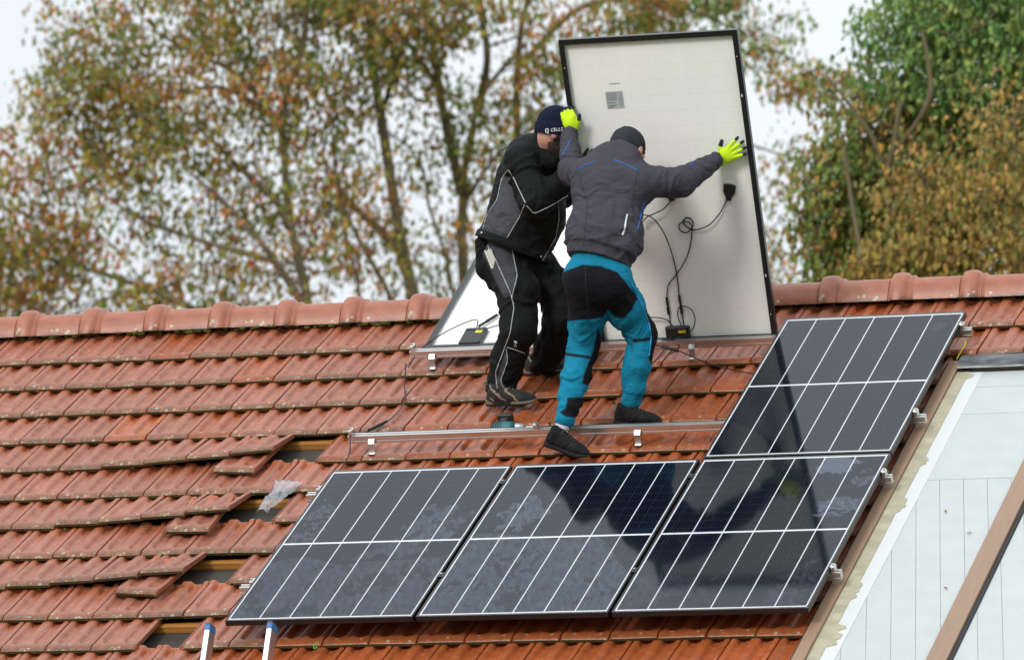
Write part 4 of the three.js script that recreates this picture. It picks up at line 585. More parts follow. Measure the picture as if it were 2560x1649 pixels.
  clothMesh('cap', cap, HC.map((v) => v - 0.18), HC.map((v) => v + 0.18), 0.0055, (x, y, z) => { const n = 1 + 0.15 * N3(x * 40, y * 40, z * 40); return [0.030 * n, 0.031 * n, 0.037 * n]; }, clothMat({ roughness: 0.8 }), t);
  // gloves
  const neon = [0.60, 0.86, 0.012], dark = [0.012, 0.014, 0.025];
  const PX = [1, 0, 0], PY = [0, Math.cos(lean), Math.sin(lean)], PNin = [0, Math.sin(lean), -Math.cos(lean)], inPlane = (a, b) => [a, PY[1] * b, PY[2] * b];
  glove('glove', { wrist: [1.888, 2.743, -2.408], d: inPlane(0.86, 0.50), pn: PNin, ts: inPlane(-0.5, 0.86), curl: [0.05, 0.02, 0.04, 0.08], spread: 0.17, lean: -0.06, thumb: [0.55, 0.85, 0.05], cuff: [1.850, 2.705, -2.36], colour: neon, dark, tipFrom: 2, cuffColour: [0.30, 0.62, 0.03] }, t);
  glove('glove', { wrist: [1.064, 2.925, -2.296], d: inPlane(-0.06, 0.99), pn: PNin, ts: inPlane(0.99, 0.10), curl: [0.62, 0.7, 0.7, 0.7], spread: 0.0, lean: -0.28, thumb: [0.80, 0.55, 0.0], cuff: [1.070, 2.885, -2.25], colour: neon, dark, tipFrom: 2, cuffColour: [0.30, 0.62, 0.03] }, t);
  // shoes
  const bk = (x, y, z) => { const n = 1 + 0.3 * N3(x * 80, y * 80, z * 80); const st = x > 0.09 && x < 0.2 && Math.sin(x * 150 - y * 120) > 0.9 && y < 0.075 ? 3 : 1; return [0.008 * n * st, 0.008 * n * st, 0.0085 * n * st]; }, lc = mat(lin(0.035, 0.035, 0.036), 0.7);
  const so = { upper: bk, sole: (x, y) => (y > 0.02 ? [0.020, 0.020, 0.021] : [0.008, 0.008, 0.009]), laces: lc };
  for (const [p, q] of [[J.ankL, [1.165, 1.205, -1.795]], [J.ankR, [1.455, 1.335, -2.115]]]) { const s = surfaceNet(bone(p, q, 0.040, 0.040), [0, 1, 2].map((i) => Math.min(p[i], q[i]) - 0.07), [0, 1, 2].map((i) => Math.max(p[i], q[i]) + 0.07), 0.008); part('sock', meshFrom(s.pos, s.idx), mat(srgb(196, 194, 196), 0.9), t); }
  const h1 = roofPoint(1.085, 2.130, 0.062), t1 = roofPoint(1.350, 2.045, 0.004); shoe(h1, t1, ROOFN.clone().applyAxisAngle(V(1, 0, 0), 0).lerp(V(0, 1, 0), 0.45).normalize(), so, t);
  shoe(roofPoint(1.370, 2.480, 0.004), roofPoint(1.650, 2.450, 0.004), ROOFN.clone().lerp(V(0, 1, 0), 0.3).normalize(), so, t);
}

// ------------------------------------------------ man in black
const font = await new FontLoader().loadAsync('fonts/droid/droid_sans_bold.typeface.json');
{
  const J = { head: [0.950, 2.930, -2.335], neck: [0.846, 2.868, -2.41], shR: [0.770, 2.772, -2.31], elR: [0.881, 2.529, -2.20], wrR: [1.044, 2.682, -2.33], shL: [0.744, 2.842, -2.66], elL: [0.861, 2.654, -2.72], wrL: [0.985, 2.74, -2.56], shC: [0.747, 2.803, -2.48], chest: [0.752, 2.657, -2.48], belly: [0.742, 2.495, -2.46], hem: [0.668, 2.340, -2.46], hipR: [0.630, 2.231, -2.42], hipL: [0.735, 2.219, -2.60], thR: [0.727, 2.058, -2.36], kneeR: [0.751, 1.836, -2.30], caR: [0.663, 1.676, -2.36], ankR: [0.610, 1.521, -2.40], thL: [0.864, 2.097, -2.60], kneeL: [0.904, 1.932, -2.58], caL: [0.821, 1.797, -2.64], ankL: [0.757, 1.679, -2.70] };
  const P = { grey: [[1.430, 2.500], [1.462, 2.457], [1.527, 2.312], [1.426, 2.122], [1.290, 2.173], [1.322, 2.263], [1.372, 2.342], [1.394, 2.457]], pipes: [[[1.290, 2.173], [1.311, 2.249], [1.369, 2.335], [1.394, 2.450], [1.430, 2.499]], [[1.430, 2.497], [1.459, 2.455], [1.527, 2.307]], [[1.530, 2.298], [1.573, 2.251], [1.644, 2.283], [1.708, 2.321], [1.763, 2.357]], [[1.523, 2.305], [1.495, 2.240], [1.426, 2.122]], [[1.709, 2.324], [1.712, 2.223], [1.694, 2.123], [1.619, 1.995]]],
    greyT: [[1.307, 2.107], [1.450, 2.066], [1.483, 1.932], [1.474, 1.861], [1.445, 1.808], [1.410, 1.788], [1.343, 1.924], [1.276, 2.067]], greyL: [[1.421, 1.505], [1.429, 1.443], [1.394, 1.345], [1.419, 1.256], [1.374, 1.238], [1.355, 1.309], [1.397, 1.434]], lines: [[[1.305, 2.103], [1.352, 2.022], [1.445, 1.816], [1.463, 1.736], [1.441, 1.594], [1.361, 1.380], [1.376, 1.243]], [[1.453, 2.062], [1.481, 1.914], [1.450, 1.790], [1.465, 1.754]], [[1.421, 1.514], [1.428, 1.443], [1.389, 1.336], [1.417, 1.255]], [[1.423, 1.519], [1.472, 1.505], [1.525, 1.483]]] };
  const t = thing('person', 'bearded man in black jacket and navy knitted hat steadying the held panel', 'person', 'men working on the roof');
  const HC = J.head, face = RT.clone().multiplyScalar(0.97).addScaledVector(FW, 0.10).addScaledVector(UP, -0.20).normalize(), hup = UP.clone().addScaledVector(RT, 0.16).normalize(), H = headField(HC, face, hup, [0.85, 2.80, -2.43]);
  const skinBody = union([...chain([J.neck, J.chest, J.belly, J.hem], [0.06, 0.13, 0.12, 0.07]), ...chain([J.chest, J.shR, J.elR, J.wrR], [0.09, 0.05, 0.04, 0.027]), ...chain([J.chest, J.shL, J.elL, J.wrL], [0.09, 0.05, 0.04, 0.027]), ...chain([J.hem, J.hipR, J.thR, J.kneeR, J.caR, J.ankR], [0.07, 0.07, 0.065, 0.045, 0.042, 0.032]), ...chain([J.hem, J.hipL, J.thL, J.kneeL, J.caL, J.ankL], [0.07, 0.07, 0.065, 0.045, 0.042, 0.032]), bone(J.neck, HC, 0.05, 0.05), bone(J.ankR, [0.60, 1.47, -2.39], 0.032, 0.03), bone(J.ankL, [0.75, 1.65, -2.70], 0.032, 0.03)], 0.05);
  const [blo, bhi] = bounds(Object.values(J), 0.16);
  bodyMesh(skinBody, blo, bhi, H, HC, (x, y, z, fine) => { const n = fine ? N3(x * 90, y * 90, z * 90) : 0; const m = y + 0.020 - 0.35 * (z - 0.02); const beard = fine ? clamp(sstep(0.016, -0.012, m + n * 0.012) * sstep(-0.012, 0.014, z + 0.4 * y + 0.03 + n * 0.006) * (y > -0.135 ? 1 : 0)) * (Math.abs(x) < 0.022 && y > -0.078 && y < -0.058 ? 0.3 : 1) : 0; const c = [0.50 + n * 0.04, 0.255 + n * 0.03, 0.18 + n * 0.02]; return [mix(c[0], 0.045 + 0.03 * n, beard), mix(c[1], 0.030 + 0.02 * n, beard), mix(c[2], 0.022 + 0.015 * n, beard)]; }, t, skinMat);
  // full beard standing off the jaw
  const beardF = (x, y, z) => { const [lx, ly, lz] = H.toLocal(x, y, z); let d = H.E(lx, ly, lz, 0, -0.076, 0.020, 0.073, 0.072, 0.084); d = smin(d, H.E(lx, ly, lz, 0, -0.125, 0.066, 0.040, 0.034, 0.034), 0.04); d += 0.006 * N3(lx * 70, ly * 40, lz * 70) + 0.003 * N3(lx * 160, ly * 90, lz * 160); d = Math.max(d, -(lz + 0.040 + 0.25 * (ly + 0.03)), ly + 0.024 - 0.22 * lz); return d; };
  clothMesh('beard', beardF, HC.map((v) => v - 0.22), HC.map((v) => v + 0.14), 0.0042, (x, y, z) => { const n = 1 + 0.5 * N3(x * 120, y * 60, z * 120); return [0.030 * n, 0.020 * n, 0.015 * n]; }, clothMat({ roughness: 0.75 }), t);
  // jacket
  const torso = union([bone(J.shR, J.shL, 0.100, 0.095, { fold: 0.004, seed: 2 }), bone(J.shC, J.chest, 0.150, 0.186, { axis: [RT.x, 0, RT.z], k: 0.92, fold: 0.0081, freq: 16, seed: 5 }), bone(J.chest, J.belly, 0.190, 0.200, { axis: [RT.x, 0, RT.z], k: 0.98, fold: 0.0108, freq: 16, seed: 6 }), bone(J.belly, [0.62, 2.24, -2.46], 0.204, 0.208, { axis: [RT.x, 0, RT.z], k: 1.0, fold: 0.0095, freq: 20, seed: 8 })], 0.07);
  const armR = union(chain([J.shR, J.elR, J.wrR], [0.098, 0.084, 0.060], { fold: 0.0162, freq: 20, seed: 12 }), 0.04), armL = union(chain([J.shL, J.elL, J.wrL], [0.095, 0.08, 0.058], { fold: 0.0135, freq: 20, seed: 15 }), 0.04);
  const collar = bone([0.836, 2.845, -2.41], [0.886, 2.888, -2.385], 0.102, 0.088, { fold: 0.0054, freq: 30 });
  const throat = bone([0.868, 2.835, -2.39], [0.935, 2.795, -2.37], 0.088, 0.078, { fold: 0.0054, freq: 30 });
  const cutN = [-0.37, -0.929], cutP = [1.272, 2.128];
  const jacket = (x, y, z) => { const a = x * RT.x + z * RT.z, b = x * UP.x + y * UP.y + z * UP.z, s = (a - cutP[0]) * cutN[0] + (b - cutP[1]) * cutN[1]; let d = torso(x, y, z) - 0.010 * sstep(-0.045, -0.036, s); d = Math.max(d, s); d = smin(d, armR(x, y, z), 0.025); d = smin(d, armL(x, y, z), 0.04); d = smin(d, throat(x, y, z), 0.03); return smin(d, collar(x, y, z), 0.03); };
  const black = [0.0068, 0.0074, 0.0078], grey = [0.060, 0.060, 0.070], from = V(...J.hem).dot(FW) - 0.9, nearD = V(...J.hem).dot(FW) + 0.02;
  const [jlo, jhi] = bounds([J.shR, J.elR, J.wrR, J.shL, J.elL, J.wrL, J.hem, J.neck, [0.6, 2.22, -2.46]], 0.24);
  const jk = clothMesh('jacket', jacket, jlo, jhi, 0.0078, (x, y, z, a, b) => { const n = 1 + 0.15 * N3(x * 26, y * 26, z * 26); const dep = x * FW.x + y * FW.y + z * FW.z; const g = dep < nearD && armR(x, y, z) > 0.012 ? panelOf([P.grey], a, b) : 0; return mixc(black, grey, g).map((v) => v * n); }, clothMat({ roughness: 0.8 }), t);
  const pipe = mat(srgb(176, 178, 180), 0.45); P.pipes.forEach((l) => stitch('piping', jacket, l, from, 0.0027, pipe, jk));
  for (const [a, b] of [[1.285, 2.150], [1.611, 2.018]]) { const p = ontoCloth(jacket, a, b, from); if (p) { const g = new THREE.SphereGeometry(0.0075, 10, 8); g.translate(p.x, p.y, p.z); part('snap', g, steel, jk); } }
  for (const l of [[[1.40, 2.615], [1.47, 2.60], [1.56, 2.55], [1.61, 2.50]], [[1.285, 2.185], [1.43, 2.135], [1.60, 2.065]]]) stitch('seam', jacket, l, from, 0.0020, mat(lin(0.006, 0.006, 0.007), 0.7), jk);
  // trousers
  const legR = union(chain([J.hipR, J.thR, J.kneeR, J.caR, J.ankR], [0.122, 0.112, 0.096, 0.086, 0.083], { fold: 0.0135, freq: 14, seed: 51 }), 0.04), legL = union(chain([J.hipL, J.thL, J.kneeL, J.caL, J.ankL], [0.118, 0.108, 0.092, 0.084, 0.080], { fold: 0.0135, freq: 14, seed: 61 }), 0.04), hips = union([bone(J.hipR, J.hipL, 0.125, 0.120, { fold: 0.004 }), bone([0.66, 2.25, -2.5], [0.67, 2.38, -2.47], 0.155, 0.155)], 0.05);
  const cut = (p, q, k) => { const dd = V(q[0] - p[0], q[1] - p[1], q[2] - p[2]).normalize(); return (x, y, z) => (x - q[0]) * dd.x + (y - q[1]) * dd.y + (z - q[2]) * dd.z - k; }, cR = cut(J.caR, J.ankR, 0.025), cL = cut(J.caL, J.ankL, 0.03);
  const trousers = (x, y, z) => smin(smin(Math.max(legR(x, y, z), cR(x, y, z)), Math.max(legL(x, y, z), cL(x, y, z)), 0.015), hips(x, y, z), 0.045);
  const [tlo, thi] = bounds([J.hipR, J.hipL, J.kneeR, J.kneeL, J.ankR, J.ankL, [0.67, 2.4, -2.47]], 0.17);
  const tr = clothMesh('trousers', trousers, tlo, thi, 0.0075, (x, y, z, a, b) => { const n = 1 + 0.15 * N3(x * 26, y * 26, z * 26); const dep = x * FW.x + y * FW.y + z * FW.z; const g = dep < nearD + 0.03 ? panelOf([P.greyT, P.greyL], a, b) : 0; return mixc(black, grey, g * 0.9).map((v) => v * n); }, clothMat({ roughness: 0.82 }), t);
  P.lines.forEach((l) => stitch('piping', trousers, l, from, 0.0025, pipe, tr));
  { // small pale emblem above the knee seam: a bird with long legs
    const c = ontoCloth(trousers, 1.472, 1.543, from); if (c) { const s = []; const put = (x, y, r) => { const g = new THREE.SphereGeometry(r, 8, 6); g.translate(c.x + x * 0.94, c.y + y, c.z + 0.002 - x * 0.34); s.push(g); }; put(0, 0.006, 0.0075); put(-0.006, 0.010, 0.005); put(0.006, 0.002, 0.005); put(-0.003, 0.020, 0.003); put(0, -0.006, 0.0035); put(0.003, -0.016, 0.0022); put(-0.003, -0.014, 0.0022); put(-0.006, -0.020, 0.002); put(0.006, -0.020, 0.002); part('emblem', merged(s), mat(srgb(200, 200, 204), 0.7), tr); } }
  { const f = union([bone([0.500, 2.345, -2.42], [0.525, 2.195, -2.40], 0.044, 0.050, { fold: 0.0108, freq: 30, seed: 7 }), bone([0.525, 2.195, -2.40], [0.585, 2.085, -2.38], 0.050, 0.028, { fold: 0.0095, freq: 30, seed: 9 })], 0.03); clothMesh('pocket_bag', f, [0.38, 2.0, -2.5], [0.66, 2.4, -2.27], 0.0068, (x, y, z) => black.map((v) => v * (1 + 0.2 * N3(x * 30, y * 30, z * 30))), clothMat(), tr); }
  // knitted hat with turned-up brim
  const hat = (x, y, z) => { const [lx, ly, lz] = H.toLocal(x, y, z); const an = Math.atan2(lx, lz), rib = 0.0011 * Math.sin(an * 70); let d = H.E(lx, ly, lz, 0, 0.048, -0.006, 0.086, 0.105, 0.103) + rib; d = Math.max(d, -(ly - 0.01)); const br = H.E(lx, ly, lz, 0, 0.030, -0.004, 0.095, 0.165, 0.112) + rib; const band = Math.max(br, -(ly + 0.012 - 0.06 * lz), ly - 0.048 - 0.06 * lz); return smin(d, band, 0.006); };
  const hatM = clothMesh('knitted_hat', hat, HC.map((v) => v - 0.2), HC.map((v) => v + 0.2), 0.0042, (x, y, z) => { const n = 1 + 0.2 * N3(x * 60, y * 60, z * 60); return [0.0075 * n, 0.0115 * n, 0.030 * n]; }, clothMat({ roughness: 0.95 }), t);
  { // lettering stitched on the brim, laid onto the knit
    const c = V(...HC), a0 = c.dot(RT), b0 = c.dot(UP), letters = [['Q', 0.034, -0.052], ['CELLS', 0.0265, -0.020]];
    for (const [s, size, dx] of letters) { const g = new TextGeometry(s, { font, size: size * 0.72, depth: 0.0015, curveSegments: 4 }); g.scale(0.92, 1, 1); const p = g.attributes.position; let last = c.dot(FW) - 0.06; for (let i = 0; i < p.count; i++) { const x = p.getX(i) + dx - 0.002, y = p.getY(i) + 0.003 + (s === 'Q' ? -0.002 : 0.001) + x * 0.08; const w = ontoCloth(hat, a0 + x, b0 + y, from - 0.3); if (w) last = w.dot(FW); const q = w || RT.clone().multiplyScalar(a0 + x).addScaledVector(UP, b0 + y).addScaledVector(FW, last); if (!w) { q.addScaledVector(FW, -0.0015 - p.getZ(i)); p.setXYZ(i, q.x, q.y, q.z); continue; } w.addScaledVector(FW, -0.0015 - p.getZ(i)); p.setXYZ(i, w.x, w.y, w.z); } g.computeVertexNormals(); part('lettering', g, mat(srgb(214, 216, 220), 0.8), hatM); } }
  // gloves
  const PY = [0, Math.cos(lean), Math.sin(lean)], PNin = [0, Math.sin(lean), -Math.cos(lean)], inPlane = (a, b) => [a, PY[1] * b, PY[2] * b], bg = [0.022, 0.023, 0.018], dk = [0.012, 0.012, 0.012];
  glove('glove', { wrist: [1.050, 2.700, -2.430], d: inPlane(0.66, 0.75), pn: PNin, ts: inPlane(-0.75, 0.66), curl: [0.10, 0.12, 0.12, 0.15], spread: 0.05, thumb: [0.8, 0.5, 0.1], cuff: [1.035, 2.66, -2.36], colour: bg, dark: dk }, t);
  glove('glove', { wrist: [0.990, 2.745, -2.55], d: [0.15, 0.8, 0.5], pn: [1, 0, 0], ts: [0, -0.3, 1], curl: [0.5, 0.5, 0.5, 0.5], spread: 0.03, cuff: [0.965, 2.71, -2.58], colour: bg, dark: dk }, t);
  // shoes: dark with pale overlays
  const up = (x, y, z) => { const n = 1 + 0.3 * N3(x * 80, y * 80, z * 80), st = Math.sin(x * 88 + y * 90 + 1.5 * N3(x * 30, y * 30, 1)) > 0.86 && x > 0.04 && x < 0.2 && y > 0.03 ? 1 : 0, tc = x > 0.225; return st && !tc ? [0.30 * n, 0.24 * n, 0.18 * n] : tc ? [0.022 * n, 0.022 * n, 0.022 * n] : [0.028 * n, 0.027 * n, 0.026 * n]; };
  const so = { upper: up, sole: (x, y) => (y > 0.018 && (x < 0.05 || x > 0.16) ? [0.16, 0.13, 0.10] : [0.014, 0.014, 0.014]), laces: mat(lin(0.22, 0.18, 0.14), 0.8) };
  shoe(roofPoint(0.535, 2.775, 0.006), roofPoint(0.835, 2.775, 0.006), ROOFN.clone().lerp(V(0, 1, 0), 0.4).normalize(), so, t);
  shoe(roofPoint(0.645, 3.150, 0.006), roofPoint(0.915, 3.195, 0.006), ROOFN.clone().lerp(V(0, 1, 0), 0.4).normalize(), so, t);
  // folding rule in the thigh pocket
  { const c = ontoCloth(trousers, 1.338, 2.005, from); if (c) { const r = thing('folding_rule', 'white folding rule sticking out of the left man\'s thigh pocket', 'ruler'); r.position.copy(c); r.quaternion.setFromRotationMatrix(new THREE.Matrix4().makeBasis(RT, UP, FW.clone().negate())); r.rotateZ(0.38); for (let i = 0; i < 4; i++) part('segment', box(-0.020 + i * 0.0102, -0.0105 + i * 0.0102, -0.050, 0.058 - (i % 2) * 0.006, 0.002, 0.016, 0.001), mat(i % 2 ? srgb(214, 212, 200) : srgb(226, 224, 214), 0.6), r); part('stripe', box(-0.0215, -0.0207, -0.03, 0.03, 0.004, 0.014), mat(srgb(190, 60, 40), 0.6), r); } }
}

// ---------------------------------------------------------------- trees
const barkTex = texture(128, 256, (x, y) => { const n = fbm(x * 16, y * 7, 3, 4), m = fbm(x * 4, y * 4, 9, 3); return mixc(mixc([86, 74, 56], [130, 114, 90], clamp(0.5 + n * 1.3)), [88, 88, 40], clamp(m * 2)); });
const barkMat = new THREE.MeshStandardMaterial({ map: barkTex, roughness: 0.95 });
const leafGeo = (() => { const p = [0, 0, 0, 0.28, 0.35, 0.05, 0, 0.42, -0.03, -0.28, 0.35, 0.05, 0.17, 0.75, 0.02, 0, 0.78, -0.04, -0.17, 0.75, 0.02, 0, 1.1, 0.03], i = [0, 1, 2, 0, 2, 3, 1, 4, 5, 1, 5, 2, 2, 5, 6, 2, 6, 3, 4, 7, 5, 5, 7, 6]; return meshFrom(p, i); })();
const leafMat = new THREE.MeshPhysicalMaterial({ color: 0xffffff, roughness: 0.75, side: THREE.DoubleSide, transmission: 0.2, thickness: 0 });
function limb(pts, rad = 7) { // tapered limb through [x, y, z, r]
  const c = new THREE.CatmullRomCurve3(pts.map((p) => V(p[0], p[1], p[2])), false, 'centripetal'), n = Math.max(3, (pts.length - 1) * 4), g = new THREE.TubeGeometry(c, n, 1, rad), P = g.attributes.position;
  for (let i = 0; i <= n; i++) { const t = i / n, cen = c.getPointAt(t); const f = t * (pts.length - 1), k = Math.min(pts.length - 2, Math.floor(f)), r = 1.35 * mix(pts[k][3], pts[k + 1][3], f - k) * (1 + 0.12 * N3(t * 9, pts[0][0] * 3, 1)); for (let j = 0; j <= rad; j++) { const o = i * (rad + 1) + j; P.setXYZ(o, cen.x + (P.getX(o) - cen.x) * r, cen.y + (P.getY(o) - cen.y) * r, cen.z + (P.getZ(o) - cen.z) * r); } }
  return g;
}
function tree(name, label, base, stems, clouds, palette, seed, leafSize, group) {
  const r = rng(seed), t = thing(name, label, 'tree', group), woods = [], twigs = [], nodes = [];
  const gs = () => (r() + r() + r() - 1.5) / 0.87;
  t.position.set(base[0], -3.5, base[1]);
  const loc = (p) => [p[0] - base[0], p[1] + 3.5, p[2] - base[1], p[3]];
  stems.forEach((s) => { let pts = s.map(loc); if (s.root) { const f = pts[0]; pts = [[f[0] * 0.15, -0.1, f[2] * 0.15, f[3] * 1.7], [f[0] * 0.5, f[1] * 0.5, f[2] * 0.5, f[3] * 1.25], ...pts]; } woods.push(limb(pts, 9)); const c = new THREE.CatmullRomCurve3(pts.map((p) => V(p[0], p[1], p[2])), false, 'centripetal'); for (let i = 3; i <= 24; i++) nodes.push(c.getPointAt(i / 24)); });
  const mats = [], cols = [], q = new THREE.Quaternion(), e = new THREE.Euler(), sc = V(1, 1, 1), M = new THREE.Matrix4(), col = new THREE.Color();
  const clumps = [];
  for (const c of clouds) for (let i = 0; i < c.n * 2.3; i++) { let x, y, z; do { x = r() * 2 - 1; y = r() * 2 - 1; z = r() * 2 - 1; } while (c.square ? x ** 4 + y ** 4 + z ** 4 > 1 : x * x + y * y + z * z > 1); const p = V(c.x + x * c.rx - base[0], c.y + y * c.ry + 3.5, c.z + z * c.rz - base[1]); if (fbm(p.x * 0.9 + seed, p.y * 0.9, p.z * 0.6, 3) + (c.solid || 0) > -0.11) clumps.push([p, c]); }
  for (const [p, c] of clumps) { // a twig from the nearest wood to each clump, then leaves hanging about its end
    let best = null, bd = 1e9; for (let i = 0; i < nodes.length; i++) { const d = nodes[i].distanceToSquared(p) * (nodes[i].y > p.y + 0.3 ? 1.7 : 1); if (d < bd) { bd = d; best = nodes[i]; } }
    const L = Math.sqrt(bd); if (L > 0.25) { const mid = best.clone().lerp(p, 0.5).add(V(gs() * 0.08 * L, 0.10 * L + gs() * 0.05 * L, gs() * 0.08 * L)); twigs.push(limb([[best.x, best.y, best.z, 0.006 + 0.006 * L], [mid.x, mid.y, mid.z, 0.005 + 0.003 * L], [p.x, p.y, p.z, 0.003]], 4)); if (nodes.length < 2600) { nodes.push(mid); nodes.push(p); } }
    const pal = c.palette || palette, hue = r(), n = Math.round(mix(9, 20, r()) * (c.leaves || 1)), S = c.spread || 0.20;
    for (let k = 0; k < n; k++) {
      const x = p.x + gs() * S, y = p.y + gs() * S * 0.8, z = p.z + gs() * S, s = leafSize * mix(0.65, 1.25, r());
      e.set(Math.PI * (0.6 + 0.5 * r()) + gs() * 0.3, r() * 6.28, gs() * 0.5); q.setFromEuler(e); sc.set(s, s, s); M.compose(V(x, y, z), q, sc); mats.push(M.clone());
      const h = clamp(hue + gs() * 0.28) * (pal.length - 1), a = pal[Math.floor(h)], b = pal[Math.min(pal.length - 1, Math.floor(h) + 1)], f = h % 1, v = mix(0.8, 1.5, r()); col.copy(srgb(mix(a[0], b[0], f), mix(a[1], b[1], f), mix(a[2], b[2], f))).multiplyScalar(v); cols.push(col.clone());
    }
  }
  part('trunk', merged(woods), barkMat, t); if (twigs.length) part('branches', merged(twigs), barkMat, t);
  const crown = new THREE.InstancedMesh(leafGeo, leafMat, mats.length); mats.forEach((m, i) => { crown.setMatrixAt(i, m); crown.setColorAt(i, cols[i]); }); crown.name = 'crown'; crown.userData.kind = 'stuff'; crown.castShadow = crown.receiveShadow = true; t.add(crown);
  return t;
}
const R_ = (s) => { s.root = true; return s; };
const autumn = [[90, 108, 22], [108, 120, 26], [128, 126, 30], [146, 128, 38], [158, 118, 40], [162, 104, 44], [166, 84, 48]];
const olive = [[78, 100, 22], [98, 116, 26], [120, 124, 30], [142, 124, 36], [156, 114, 38], [162, 98, 42]];
const greens = [[70, 106, 44], [82, 120, 50], [98, 130, 58], [118, 140, 64], [134, 142, 64]];
const tawny = [[112, 112, 44], [138, 122, 46], [154, 126, 50], [160, 116, 48], [166, 106, 54]];
const mixedR = [[74, 104, 38], [92, 116, 42], [114, 124, 46], [136, 122, 46], [156, 108, 50]];
const cloud = (x, y, z, rx, ry, rz, n, o = {}) => ({ x, y, z, rx, ry, rz, n, ...o });
const backTrees = 'trees beyond the ridge';
tree('autumn_tree', 'russet and olive tree filling the left half behind the ridge', [-10.9, -27.6],
  [R_([[-10.82, 5.21, -28, 0.067], [-10.99, 5.74, -28.12, 0.060], [-11.16, 6.31, -28.24, 0.052], [-11.29, 7.16, -28.36, 0.046], [-11.54, 7.49, -28.48, 0.039], [-11.91, 7.85, -28.6, 0.033], [-12.42, 8.08, -28.72, 0.024], [-12.97, 8.39, -28.84, 0.013]]),
    [[-11.09, 6.10, -28.18, 0.033], [-11.29, 6.44, -28.12, 0.030], [-11.63, 6.70, -28.24, 0.024], [-12.01, 7.03, -28.36, 0.017], [-12.36, 7.32, -28.48, 0.009]],
    [[-11.26, 7.05, -28.33, 0.033], [-11.12, 7.53, -28.12, 0.026], [-11.00, 8.00, -28.24, 0.020], [-11.03, 8.53, -28.36, 0.015], [-11.05, 9.2, -28.48, 0.009]],
    [[-10.80, 5.18, -27.9, 0.040], [-11.12, 5.74, -27.72, 0.028], [-11.66, 6.30, -27.84, 0.022], [-12.13, 6.68, -27.96, 0.011]],
    [[-11.07, 5.68, -27.73, 0.026], [-11.98, 5.96, -27.72, 0.020], [-12.65, 6.21, -27.84, 0.013], [-13.20, 6.55, -27.96, 0.007]],
    [[-11.40, 7.35, -28.42, 0.022], [-11.91, 7.62, -28.12, 0.017], [-12.71, 7.51, -28.24, 0.013], [-13.32, 7.80, -28.36, 0.011], [-13.75, 8.10, -28.48, 0.007]],
    [[-11.0, 4.6, -27.7, 0.04], [-11.9, 5.2, -27.5, 0.03], [-12.9, 5.6, -27.6, 0.02], [-13.9, 5.9, -27.8, 0.01]]],
  [cloud(-12.9, 6.3, -28, 1.75, 1.45, 1.2, 270, { square: 1 }), cloud(-12.1, 8.1, -28.3, 1.75, 1.15, 1.2, 270, { palette: olive, square: 1 }), cloud(-13.4, 7.4, -28.3, 0.75, 0.9, 1.0, 60, { palette: olive }), cloud(-11.1, 6.5, -28, 0.95, 1.9, 1.1, 92, { square: 1 }), cloud(-10.9, 8.6, -28.2, 1.3, 0.8, 1.2, 110, { palette: olive, square: 1 }), cloud(-14.4, 5.9, -28, 0.9, 0.95, 1.0, 110), cloud(-12.6, 4.6, -27.8, 2.2, 0.5, 1.0, 70, { square: 1 })],
  autumn, 71, 0.080, backTrees);
tree('autumn_tree', 'sparse multi-stemmed tree left of the man in black, sky between its stems', [-10.1, -28.8],
  [R_([[-10.04, 5.34, -29, 0.078], [-10.21, 5.98, -29.12, 0.067], [-10.38, 6.65, -29.24, 0.063], [-10.50, 7.14, -29.36, 0.059], [-10.62, 7.56, -29.48, 0.054], [-10.77, 8.34, -29.6, 0.043], [-10.84, 8.74, -29.72, 0.039], [-10.94, 9.29, -29.84, 0.022]]),
    [[-10.19, 5.88, -29.10, 0.043], [-10.48, 6.18, -29.12, 0.035], [-10.77, 6.41, -29.24, 0.024], [-11.17, 6.82, -29.36, 0.013]],
    R_([[-10.08, 5.30, -28.6, 0.046], [-10.37, 5.69, -28.72, 0.039], [-10.59, 6.03, -28.84, 0.030], [-10.86, 6.52, -28.96, 0.020], [-10.99, 7.20, -29.08, 0.011]]),
    R_([[-10.35, 5.27, -28.3, 0.033], [-10.52, 5.80, -28.42, 0.028], [-10.67, 6.23, -28.54, 0.022], [-10.79, 6.60, -28.66, 0.015], [-10.83, 7.19, -28.78, 0.009]]),
    [[-10.58, 7.42, -29.45, 0.026], [-10.26, 7.96, -29.12, 0.020], [-10.14, 8.34, -29.24, 0.013], [-10.04, 8.77, -29.36, 0.009]]],
  [cloud(-10.7, 7.3, -29.2, 0.75, 1.2, 0.9, 80, { leaves: 0.8 }), cloud(-10.5, 8.6, -29.4, 1.1, 0.7, 1.0, 95, { palette: olive }), cloud(-10.6, 6.0, -28.8, 0.7, 0.75, 0.8, 50, { leaves: 0.7 }), cloud(-10.1, 5.0, -28.8, 0.9, 0.4, 0.8, 30)],
  [...olive.slice(1), [186, 128, 62]], 72, 0.080, backTrees);
